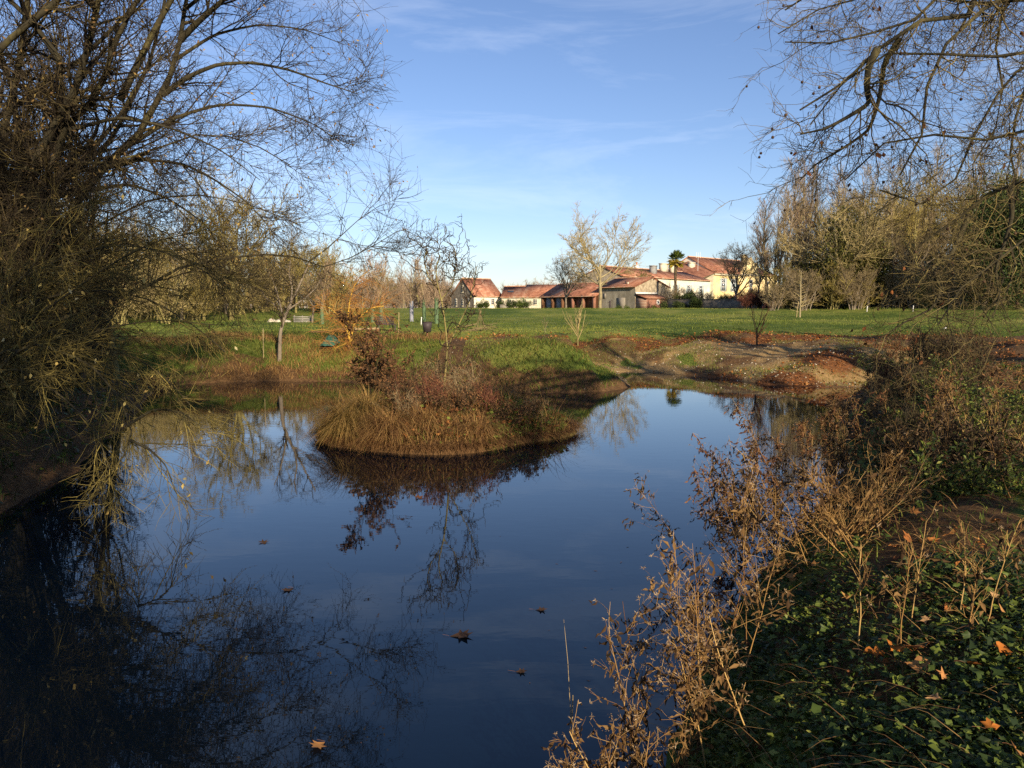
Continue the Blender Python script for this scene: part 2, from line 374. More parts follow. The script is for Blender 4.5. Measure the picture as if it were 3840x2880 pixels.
def ground_z(x, y):
    x, y = np.asarray(x, float), np.asarray(y, float)
    near = (np.abs(x) < 60) & (y > -30) & (y < 90)
    d = np.full(x.shape, 60.0)
    d[near] = pond_dist(x[near], y[near])
    edge = (fbm(x, y, 0.9, 0) - 0.5) * 0.5
    dd = d + edge * np.clip(1.5 - np.abs(d), 0, 1)
    T = np.interp(y, [-30, 24, 30, 42, 60, 90, 120, 165, 400, 2000], [1.05, 1.1, 1.5, 1.62, 1.85, 2.2, 2.47, 2.6, 2.7, 2.8])
    far = sstep(26, 31, y)
    w = 2.1 + 1.2 * sstep(10, 18, y) + far * np.where(x > 3, 5.6, 1.8)
    w = w + 1.0 * sstep(6, 16, y) * (x > 0) * (1 - far)
    t = np.clip(dd / w, 0, 1)
    prof = np.where(t < 1, 1 - (1 - t) ** 1.9, 1.0)
    z = T * prof
    z = z + (fbm(x, y, 0.33, 1) - 0.5) * 0.6 * np.clip(t * (1.25 - t) * 2.6, 0, 1) * far
    z = z + (fbm(x, y, 0.8, 2) - 0.5) * (0.22 + 0.22 * far * (1 - sstep(40, 44, y))) * np.clip(dd, 0, 1) + (fbm(x, y, 0.05, 3) - 0.5) * 0.25 * sstep(40, 70, y)
    # green spit, mound on the right bank and the gully behind it
    z = z + 0.6 * np.exp(-(((x - 2.0) / 2.4) ** 2 + ((y - 30.6) / 1.7) ** 2)) * np.clip(dd / 0.6, 0, 1)
    z = z + 0.65 * np.exp(-(((x - 10.9) / 1.8) ** 2 + ((y - 21.6) / 2.6) ** 2)) * np.clip(dd / 0.8, 0, 1)
    z = z + 0.55 * np.exp(-(((x - 8.6) / 1.5) ** 2 + ((y - 15.5) / 2.2) ** 2)) * np.clip(dd / 0.8, 0, 1) + 0.35 * np.exp(-(((x - 11.6) / 2.2) ** 2 + ((y - 20.5) / 2.4) ** 2))
    z = z - 0.6 * np.exp(-((y - 30.8 - 0.35 * (x - 14)) / 1.3) ** 2) * sstep(10.5, 13, x) * (1 - sstep(17, 23, x))
    z = np.where(dd < 0, np.maximum(-1.2, dd * 0.55), np.maximum(z, 0.02 + dd * 0.05))
    it = island_t(x, y)
    zi = np.where(it < 1, 0.12 + 0.62 * (1 - it ** 2.4) + (fbm(x, y, 0.9, 1) - 0.5) * 0.7 * (1 - it), -1.2)
    zi = np.where(it >= 1, np.maximum(-1.2, 0.1 - (it - 1) * 3.5), zi)
    return np.where((d < 0), np.maximum(z, zi), z)

def axis(lo, hi, dense_lo, dense_hi, step, g=1.16):
    mid = np.arange(dense_lo, dense_hi + 1e-6, step)
    a, s, out = dense_hi, step, []
    while a < hi: s *= g; a += s; out.append(a)
    b, s, out2 = dense_lo, step, []
    while b > lo: s *= g; b -= s; out2.append(b)
    return np.concatenate([out2[::-1], mid, out])
gx = axis(-1500, 1500, -18, 24, 0.25)
gy = axis(-300, 2600, 1.5, 48, 0.25, 1.12)
GX, GY = np.meshgrid(gx, gy)
GZ = ground_z(GX.ravel(), GY.ravel())
nx, ny = len(gx), len(gy)
ii = (np.arange(ny - 1)[:, None] * nx + np.arange(nx - 1)[None, :]).ravel()
gq = np.stack([ii, ii + 1, ii + nx + 1, ii + nx], axis=1)
X, Y = GX.ravel(), GY.ravel()
D = pond_dist(np.clip(X, -80, 80), np.clip(Y, -60, 110))
IT = island_t(X, Y)
n_a, n_b, n_c = fbm(X, Y, 0.25, 2), fbm(X, Y, 0.7, 1), fbm(X, Y, 1.9, 3)
# what grows or lies where: grass, leaf litter, sandy stony soil
def masks(X, Y, D, IT, n_a, n_b, n_c):
    bank_top = np.interp(X, [-20, -6, 0, 6, 12, 20, 40], [36.5, 38, 40, 43.5, 43, 41, 40])
    meadow = sstep(-1.6, 1.6, Y - bank_top + (n_b - 0.5) * 6)
    grass = meadow.copy()
    right = ((X > 0.5) & (Y < 26)) | (Y < 4)
    grass = np.where(right, sstep(0.45, 0.62, n_b + 0.06), grass)
    leftb = (X < -3) & (Y < 40)
    grass = np.where(leftb, sstep(0.30, 0.55, n_b + 0.05) * (0.25 + 0.75 * sstep(26, 31, Y)), grass)  # near left bank loses grass so darker soil stands in for deep shade
    grass = np.where(leftb & (Y > 26), grass * sstep(0.3, 1.6, D + (n_c - .5) * 1.2), grass)
    spit = np.exp(-(((X - 1.6) / 3.2) ** 2 + ((Y - 30.8) / 2.0) ** 2))
    grass = np.maximum(grass, sstep(0.25, 0.6, spit + (n_b - 0.5) * 0.5) * (X < 3.9))
    patch = sstep(0.56, 0.66, n_b) * sstep(35, 38, Y) * (X > -4) * (X < 9)
    grass = np.maximum(grass, patch * 0.8)
    litter = np.exp(-((Y - bank_top + 0.6 + (n_b - 0.5) * 3) / 2.0) ** 2) * sstep(-5, 0, X) * (0.15 + 0.95 * sstep(0.42, 0.6, n_b))
    for (lx, ly, r) in ((8.6, 33.6, 1.0), (10.9, 30.9, 1.2), (13.4, 33.2, 1.1)):
        litter = np.maximum(litter, 1.25 * np.exp(-(((X - lx) / (r * 1.2)) ** 2 + ((Y - ly) / (r * 1.3)) ** 2)))
    litter = np.maximum(litter, sstep(13, 17, X) * sstep(13, 18, Y) * (1 - sstep(34, 40, Y)) * sstep(0.45, 0.62, n_b) * 0.75)
    sand = sstep(29.5, 32, Y) * sstep(1.5, 5.0, X + (n_b - .5) * 4) * (1 - sstep(5.0, 9.5, D + (n_b - 0.5) * 6)) * sstep(0, 0.4, D + 0.6)
    sand = sand * (0.25 + 0.75 * sstep(0.38, 0.60, n_a * 0.5 + n_b * 0.5))
    sand = np.maximum(sand, 0.9 * np.exp(-(((X - 13.6) / 2.4) ** 2 + ((Y - 31.2) / 1.2) ** 2)))
    grass = np.where(IT < 1.3, 0.45 * sstep(-2, 2.0, X), grass)
    sand = np.where(IT < 1.3, 0, sand)
    return np.clip(grass, 0, 1), np.clip(litter, 0, 1), np.clip(sand, 0, 1)
mg, ml, ms = masks(X, Y, D, IT, n_a, n_b, n_c)

def mat_ground():
    m, n, l, b = new_mat('ground')
    ca = n.new('ShaderNodeAttribute'); ca.attribute_name = 'Col'
    sep = n.new('ShaderNodeSeparateColor'); l.new(ca.outputs['Color'], sep.inputs['Color'])
    tc = n.new('ShaderNodeTexCoord')
    def nz(sc, det=6, rgh=0.65):
        t = n.new('ShaderNodeTexNoise'); t.inputs['Scale'].default_value = sc; t.inputs['Detail'].default_value = det; t.inputs['Roughness'].default_value = rgh
        l.new(tc.outputs['Object'], t.inputs['Vector']); return t
    def mixc(fac, a, b_):
        x = n.new('ShaderNodeMix'); x.data_type = 'RGBA'
        l.new(fac, x.inputs['Factor']); l.new(a, x.inputs['A']); l.new(b_, x.inputs['B']); return x.outputs['Result']
    def sharpen(sock, noise, amt, lo, hi):
        ad = n.new('ShaderNodeMath'); ad.operation = 'MULTIPLY_ADD'; l.new(noise, ad.inputs[0]); ad.inputs[1].default_value = amt
        sb = n.new('ShaderNodeMath'); sb.operation = 'SUBTRACT'; l.new(sock, ad.inputs[2]); l.new(ad.outputs[0], sb.inputs[0]); sb.inputs[1].default_value = amt * 0.5
        mr = n.new('ShaderNodeMapRange'); mr.interpolation_type = 'SMOOTHSTEP'; mr.inputs['From Min'].default_value = lo; mr.inputs['From Max'].default_value = hi
        l.new(sb.outputs[0], mr.inputs['Value']); return mr.outputs['Result']
    fine, mid, big = nz(9, 8, 0.75), nz(1.6), nz(0.16, 5)
    soil = ramp(n, [(0.3, (0.045, 0.026, 0.014)), (0.5, (0.11, 0.063, 0.029)), (0.7, (0.20, 0.12, 0.055))]); l.new(fine.outputs['Fac'], soil.inputs['Fac'])
    sand = ramp(n, [(0.3, (0.15, 0.092, 0.038)), (0.52, (0.28, 0.185, 0.08)), (0.7, (0.42, 0.30, 0.15))]); l.new(fine.outputs['Fac'], sand.inputs['Fac'])
    lit = ramp(n, [(0.35, (0.06, 0.03, 0.016)), (0.5, (0.14, 0.06, 0.024)), (0.65, (0.24, 0.10, 0.034))]); l.new(fine.outputs['Fac'], lit.inputs['Fac'])
    g1 = ramp(n, [(0.3, (0.035, 0.06, 0.011)), (0.5, (0.085, 0.115, 0.02)), (0.7, (0.15, 0.175, 0.036))]); l.new(mid.outputs['Fac'], g1.inputs['Fac'])
    g2 = ramp(n, [(0.40, (0.045, 0.085, 0.014)), (0.5, (0.12, 0.16, 0.03)), (0.60, (0.25, 0.25, 0.06))]); l.new(big.outputs['Fac'], g2.inputs['Fac'])
    gm = n.new('ShaderNodeMix'); gm.data_type = 'RGBA'; gm.inputs['Factor'].default_value = 0.55
    l.new(g1.outputs['Color'], gm.inputs['A']); l.new(g2.outputs['Color'], gm.inputs['B'])
    c = mixc(sharpen(sep.outputs['Blue'], mid.outputs['Fac'], 0.7, 0.3, 0.6), soil.outputs['Color'], sand.outputs['Color'])
    c = mixc(sharpen(sep.outputs['Red'], fine.outputs['Fac'], 0.9, 0.3, 0.7), c, gm.outputs['Result'])
    c = mixc(sharpen(sep.outputs['Green'], fine.outputs['Fac'], 1.1, 0.35, 0.65), c, lit.outputs['Color'])
    l.new(c, b.inputs['Base Color'])
    b.inputs['Roughness'].default_value = 0.95; b.inputs['Specular IOR Level'].default_value = 0.1
    bp = n.new('ShaderNodeBump'); bp.inputs['Strength'].default_value = 0.8; bp.inputs['Distance'].default_value = 0.08
    l.new(fine.outputs['Fac'], bp.inputs['Height']); l.new(bp.outputs['Normal'], b.inputs['Normal'])
    return m
mb = MB().add(np.stack([X, Y, GZ], 1), quads=gq)
ground = mb.build('ground', mat_ground(), smooth=True)
ca = ground.data.attributes.new('Col', 'FLOAT_COLOR', 'POINT')
ca.data.foreach_set('color', np.stack([mg, ml, ms, np.ones_like(mg)], 1).astype(np.float32).ravel())
tag(ground, 'meadow and earth banks around the pond', kind='structure')

def mat_water():
    m, n, l, b = new_mat('pond_water')
    b.inputs['Base Color'].default_value = (0.001, 0.0035, 0.008, 1)
    b.inputs['Roughness'].default_value = 0.0
    b.inputs['IOR'].default_value = 1.52
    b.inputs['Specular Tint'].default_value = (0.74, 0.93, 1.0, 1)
    tc = n.new('ShaderNodeTexCoord'); mp = n.new('ShaderNodeMapping'); mp.inputs['Scale'].default_value = (1.0, 2.2, 1.0)
    l.new(tc.outputs['Object'], mp.inputs['Vector'])
    z1 = n.new('ShaderNodeTexNoise'); z1.inputs['Scale'].default_value = 2.2; z1.inputs['Detail'].default_value = 3
    z2 = n.new('ShaderNodeTexNoise'); z2.inputs['Scale'].default_value = 0.35; z2.inputs['Detail'].default_value = 1
    l.new(mp.outputs['Vector'], z1.inputs['Vector']); l.new(tc.outputs['Object'], z2.inputs['Vector'])
    mu = n.new('ShaderNodeMath'); mu.operation = 'MULTIPLY'; l.new(z1.outputs['Fac'], mu.inputs[0]); l.new(z2.outputs['Fac'], mu.inputs[1])
    bp = n.new('ShaderNodeBump'); bp.inputs['Strength'].default_value = 0.08; bp.inputs['Distance'].default_value = 0.016
    l.new(mu.outputs[0], bp.inputs['Height']); l.new(bp.outputs['Normal'], b.inputs['Normal'])
    return m
wx, wy = np.linspace(-24, 24, 25), np.linspace(-2, 46, 25)
WX, WY = np.meshgrid(wx, wy)
wi = (np.arange(24)[:, None] * 25 + np.arange(24)[None, :]).ravel()
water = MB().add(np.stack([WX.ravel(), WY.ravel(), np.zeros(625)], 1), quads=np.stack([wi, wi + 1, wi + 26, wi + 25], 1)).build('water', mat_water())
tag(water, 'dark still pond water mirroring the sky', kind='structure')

# ------------------------------------------------------------------ plant generators
def tubes(mb, P, R, sides, rnd=None):
    """P (N,k,3) polylines, R (N,k) radii"""
    N, k, _ = P.shape
    if N == 0: return
    T = np.empty_like(P)
    T[:, 1:-1] = P[:, 2:] - P[:, :-2]; T[:, 0] = P[:, 1] - P[:, 0]; T[:, -1] = P[:, -1] - P[:, -2]
    T = unit(T)
    ref = np.where(np.abs(T[:, :1, 2:3]) > 0.9, np.array([1.0, 0, 0]), np.array([0, 0, 1.0]))
    A = unit(np.cross(T, np.broadcast_to(ref, T.shape))); B = np.cross(T, A)
    ang = np.arange(sides) * 2 * np.pi / sides
    V = P[:, :, None, :] + R[:, :, None, None] * (np.cos(ang)[None, None, :, None] * A[:, :, None, :] + np.sin(ang)[None, None, :, None] * B[:, :, None, :])
    base = (np.arange(N)[:, None, None] * k + np.arange(k - 1)[None, :, None]) * sides
    j = np.arange(sides)[None, None, :]; j2 = (j + 1) % sides
    q = np.stack([base + j, base + j2, base + sides + j2, base + sides + j], -1).reshape(-1, 4)
    r = rng.random(N) if rnd is None else np.broadcast_to(rnd, (N,))
    mb.add(V.reshape(-1, 3), quads=q, rnd=np.repeat(r, k * sides))

def along(P, idx, t):
    """points, tangents at parameter t of polylines idx"""
    k = P.shape[1]
    f = np.clip(t, 0, 0.9999) * (k - 1); i = f.astype(int); u = (f - i)[:, None]
    a, b = P[idx, i], P[idx, i + 1]
    return a * (1 - u) + b * u, unit(b - a), i, u[:, 0]

def perp(T):
    v = rng.normal(size=T.shape)
    v -= (v * T).sum(-1, keepdims=True) * T
    return unit(v)

def walk(S, Dr, L, segs, wob, trop=(0, 0, 0), curl=0.0):
    """polylines that wander from S in direction Dr"""
    N = len(S); P = np.empty((N, segs + 1, 3)); P[:, 0] = S
    d = Dr.copy(); st = (L / segs)[:, None]; trop = np.asarray(trop, float)
    for s in range(segs):
        d = unit(d + rng.normal(size=(N, 3)) * wob + trop * (1 + curl * s))
        P[:, s + 1] = P[:, s] + d * st
    return P

def branch(P, R, n, t=(0.2, 1.0), ang=(45, 12), ln=(0.5, 0.15), shape=0.5, segs=4, wob=0.15, trop=(0, 0, 0.05), rr=0.6, rmin=0.004, tip=0.35, absl=None, curl=0.0, flat=None, per_m=False):
    N = len(P)
    if per_m:                                   # n is a number per metre of parent
        cnt = rng.poisson(n * np.linalg.norm(np.diff(P, axis=1), axis=2).sum(1))
    else: cnt = rng.poisson(n, N) if not isinstance(n, (list, tuple)) else rng.integers(n[0], n[1] + 1, N)
    idx = np.repeat(np.arange(N), cnt); K = len(idx)
    tt = t[0] + (t[1] - t[0]) * rng.random(K)
    pos, T, i, u = along(P, idx, tt)
    plen = np.linalg.norm(np.diff(P, axis=1), axis=2).sum(1)[idx]
    rl = R[idx, i] * (1 - u) + R[idx, i + 1] * u
    a = np.radians(rng.normal(ang[0], ang[1], K))[:, None]
    pp = perp(T)
    if flat is not None: pp = unit(pp * np.array([1, 1, flat]))
    d = unit(np.cos(a) * T + np.sin(a) * pp)
    L = (absl if absl is not None else plen) * np.clip(rng.normal(ln[0], ln[1], K), ln[0] * 0.35, ln[0] * 1.9) * (1 - shape * tt)
    Q = walk(pos, d, L, segs, wob, trop, curl)
    r0 = np.maximum(rl * rr, rmin)
    return Q, r0[:, None] * np.linspace(1, tip, segs + 1)[None, :]

def leaves(mb, pos, d, L, W, rnd=None, fold=0.25):
    """small folded lanceolate leaves"""
    N = len(pos)
    if N == 0: return
    d = unit(d); n = perp(d); s = np.cross(d, n)
    L = np.broadcast_to(L, (N,))[:, None]; W = np.broadcast_to(W, (N,))[:, None]
    V = np.stack([pos, pos + d * L * 0.45 + s * W * 0.5 + n * W * fold, pos + d * L, pos + d * L * 0.45 - s * W * 0.5 + n * W * fold], 1)
    b = np.arange(N)[:, None] * 4
    r = rng.random(N) if rnd is None else np.broadcast_to(rnd, (N,))
    mb.add(V.reshape(-1, 3), tris=np.concatenate([b + np.array([[0, 1, 2]]), b + np.array([[0, 2, 3]])]), rnd=np.repeat(r, 4))

def blades(mb, pos, d, L, W, bend=0.6, segs=2, rnd=None):
    """grass blades that bow over along d's horizontal part"""
    N = len(pos)
    if N == 0: return
    L = np.broadcast_to(L, (N,)); W = np.broadcast_to(W, (N,)); bend = np.broadcast_to(bend, (N,))
    up = np.array([0, 0, 1.0]); h = d.copy(); h[:, 2] = 0; h = unit(h + 1e-6)
    side = np.cross(h, up)
    P = [pos]; cur = unit(d)
    for s in range(segs):
        cur = unit(cur + (h * 0.7 - up * 0.9) * (bend / segs * (0.4 + 1.2 * s / segs))[:, None]) if s else cur
        P.append(P[-1] + cur * (L / segs)[:, None])
    r = rng.random(N) if rnd is None else np.broadcast_to(rnd, (N,))
    rows = []
    for s in range(segs):
        w = (W * (1 - 0.75 * s / segs) * 0.5)[:, None]
        rows += [P[s] - side * w, P[s] + side * w]
    rows.append(P[-1])
    k = len(rows); V = np.stack(rows, 1).reshape(-1, 3); b = np.arange(N)[:, None] * k
    q = [b + np.array([[2 * s, 2 * s + 1, 2 * s + 3, 2 * s + 2]]) for s in range(segs - 1)]
    mb.add(V, quads=np.concatenate(q) if q else None, tris=b + np.array([[k - 3, k - 2, k - 1]]), rnd=np.repeat(r, k))

def rotmats(N, tilt=0.4, yaw=None):
    """rotations with a random yaw and a random lean of the normal"""
    yaw = rng.random(N) * 2 * np.pi if yaw is None else yaw
    n = unit(np.stack([rng.normal(size=N) * tilt, rng.normal(size=N) * tilt, np.ones(N)], 1))
    f = np.stack([np.cos(yaw), np.sin(yaw), np.zeros(N)], 1); f = unit(f - (f * n).sum(1, keepdims=True) * n)
    return np.stack([f, np.cross(n, f), n], 2)

def stamp(mb, TV, TF, pos, Rm, sc, rnd=None, jit=0.0):
    TV = np.asarray(TV, float); TF = np.asarray(TF); N, k = len(pos), len(TV)
    if N == 0: return
    V = np.einsum('nij,kj->nki', Rm, TV) * np.broadcast_to(sc, (N,))[:, None, None] + pos[:, None, :]
    if jit: V += rng.normal(size=V.shape) * jit * np.broadcast_to(sc, (N,))[:, None, None]
    F = (np.arange(N)[:, None, None] * k + TF[None]).reshape(-1, 3)
    r = rng.random(N) if rnd is None else rnd
    mb.add(V.reshape(-1, 3), tris=F, rnd=np.repeat(r, k))

def leaf_template(lobes, depth, curl=0.2):
    """palmate leaf lying in XY, stalk end at the origin"""
    out = []
    n = lobes * 2 + 1
    for i in range(n):
        a = math.radians(-125 + 250 * i / (n - 1))
        r = (1.0 if i % 2 else depth) * (1 - 0.35 * abs(a) / math.pi)
        out.append((0.5 + 0.55 * r * math.cos(a), 0.62 * r * math.sin(a), curl * (r * r) * 0.35))
    V = [(0.42, 0, 0)] + [(0.0, 0, -0.02)] + out
    F = [(0, 2 + i, 3 + i) for i in range(n - 1)] + [(0, 1, 2), (0, n + 1, 1)]
    return V, F
LEAF3 = leaf_template(3, 0.62, -0.25)
LEAF5 = leaf_template(5, 0.52, 0.35)
_o = [(1, 0, 0), (0, 1, 0), (-1, 0, 0), (0, -1, 0), (0, 0, 0.75), (0, 0, -0.75)]
OCTA = (_o, [(0, 1, 4), (1, 2, 4), (2, 3, 4), (3, 0, 4), (1, 0, 5), (2, 1, 5), (3, 2, 5), (0, 3, 5)])

def poly_limb(pts, r0, r1, k=14):
    """smooth polyline through points, resampled to k points (1,k,3)"""
    p = np.asarray(pts, float); n = len(p)
    seg = np.concatenate([[0], np.cumsum(np.linalg.norm(np.diff(p, axis=0), axis=1))]); seg /= seg[-1]
    t = np.linspace(0, 1, k)
    m = np.gradient(p, seg, axis=0)
    j = np.clip(np.searchsorted(seg, t, side='right') - 1, 0, n - 2); h = (seg[j + 1] - seg[j]); u = (t - seg[j]) / h
    h00, h10, h01, h11 = 2 * u**3 - 3 * u**2 + 1, u**3 - 2 * u**2 + u, -2 * u**3 + 3 * u**2, u**3 - u**2
    q = h00[:, None] * p[j] + (h10 * h)[:, None] * m[j] * 0.6 + h01[:, None] * p[j + 1] + (h11 * h)[:, None] * m[j + 1] * 0.6
    return q[None], (r0 + (r1 - r0) * t ** 0.8)[None]

# ---- prototypes for the trees in the distance: (trunk mesh, crown mesh), base at the origin
def proto(style, H, seed, twig_mat, bark_mat, rt=0.016, wide=36, fine=True, thick=1.0):
    global rng
    keep = rng; rng = np.random.default_rng(seed)
    tr, cr = MB(), MB()
    one = np.array([[0, 0, -0.15]]); up = np.array([[0.0, 0, 1.0]])
    if style == 'slender':
        P0 = walk(one, up, np.array([H * 0.98]), 12, 0.05, (0, 0, 0.06)); R0 = thick * (H * 0.0125) * np.linspace(1, 0.12, 13)[None]
        P1, R1 = branch(P0, R0, (30, 34), (0.22, 0.98), (38, 8), (0.30, 0.05), 0.62, 6, 0.10, (0, 0, 0.12), 0.5, rt * 1.6)
        P2, R2 = branch(P1, R1, (6, 9), (0.15, 1), (32, 8), (0.55, 0.1), 0.45, 3, 0.10, (0, 0, 0.10), 0.6, rt)
        P3, R3 = branch(P2, R2, (4, 7), (0.1, 1), (30, 8), (0.5, 0.12), 0.4, 1, 0.12, (0, 0, 0.08), 0.7, rt * 0.75)
    elif style == 'broad':
        P0 = walk(one, up, np.array([H * 0.42]), 6, 0.06, (0, 0, 0.06)); R0 = (H * 0.0165) * np.linspace(1, 0.65, 7)[None]
        Pm, Rm = branch(P0, R0, (10, 11) if wide > 42 else (6, 7), (0.4 if wide > 42 else 0.5, 1), (wide, 11), (1.35, 0.14), 0.15, 9, 0.13, (0, 0, 0.08), 0.62, 0.03, 0.14)
        P1, R1 = branch(Pm, Rm, (8, 10) if wide > 42 else (12, 15), (0.2, 1), (46, 10), (0.52 if wide > 42 else 0.46, 0.09), 0.3 if wide > 42 else 0.4, 6, 0.14, (0, 0, 0.06), 0.55, rt * 1.7)
        P2, R2 = branch(P1, R1, (6, 8), (0.15, 1), (40, 10), (0.42, 0.1), 0.35, 3, 0.15, (0, 0, 0.05), 0.6, rt)
        P3, R3 = branch(P2, R2, (6, 9), (0.1, 1), (38, 10), (0.5, 0.12), 0.3, 1, 0.16, (0, 0, 0.03), 0.7, rt * 0.75)
        tubes(tr, Pm, Rm, 6)
    else:                                        # bush: many stems from the ground
        P0 = walk(np.repeat(one, 9, 0) + rng.normal(size=(9, 3)) * [0.06 * H, 0.06 * H, 0], unit(up + rng.normal(size=(9, 3)) * [0.28, 0.28, 0.1]), H * (0.65 + 0.3 * rng.random(9)), 7, 0.11, (0, 0, 0.05))
        R0 = (H * 0.011) * np.linspace(1, 0.25, 8)[None] * np.ones((9, 1))
        P1, R1 = branch(P0, R0, (9, 12), (0.12, 1), (42, 12), (0.42, 0.1), 0.4, 5, 0.13, (0, 0, 0.06), 0.55, rt * 1.2)
        P2, R2 = branch(P1, R1, (5, 8), (0.1, 1), (38, 10), (0.45, 0.1), 0.3, 3, 0.14, (0, 0, 0.04), 0.65, rt)
        P3, R3 = branch(P2, R2, (3, 5), (0.1, 1), (35, 10), (0.5, 0.12), 0.3, 1, 0.15, (0, 0, 0.03), 0.7, rt * 0.75)
    tubes(tr, P0, R0, 7)
    tubes(cr, P1, R1, 4); tubes(cr, P2, R2, 3)
    if fine: tubes(cr, P3, R3, 3)
    rng = keep
    return tr.mesh('trunk', M[bark_mat], smooth=True), cr.mesh('crown', M[twig_mat])

def plant(name, pr, label, cat, loc, scale=1.0, rot=None, group=None, sz=None):
    r = thing(name, label, cat, loc, rng.random() * 6.28 if rot is None else rot, group)
    r.scale = (scale, scale, (sz or 1.0) * scale)
    child_mesh('trunk', pr[0], r); child_mesh('crown', pr[1], r)
    return r

def gz(x, y):
    return float(ground_z(np.array([x]), np.array([y]))[0])
def spot(px, depth):
    """ground point under a pixel column at a distance"""
    x = (px - 512) / FPX * depth / 1.0045
    return (x, depth, gz(x, depth))

_ones = ['', 'first', 'second', 'third', 'fourth', 'fifth', 'sixth', 'seventh', 'eighth', 'ninth', 'tenth', 'eleventh', 'twelfth', 'thirteenth', 'fourteenth', 'fifteenth', 'sixteenth', 'seventeenth', 'eighteenth', 'nineteenth']
_tens = {2: ('twenty', 'twentieth'), 3: ('thirty', 'thirtieth'), 4: ('forty', 'fortieth'), 5: ('fifty', 'fiftieth'), 6: ('sixty', 'sixtieth'), 7: ('seventy', 'seventieth')}
def ordinal(n):
    if n < 20: return _ones[n]
    return _tens[n // 10][1] if n % 10 == 0 else _tens[n // 10][0] + '-' + _ones[n % 10]
def row_labels(items, text):
    """items sorted by picture column get 'text, <ordinal> from the left'"""
    its = sorted(items, key=lambda o: o.location.x / o.location.y)
    for i, o in enumerate(its): o['label'] = f'{text}, {ordinal(i + 1)} from the left'

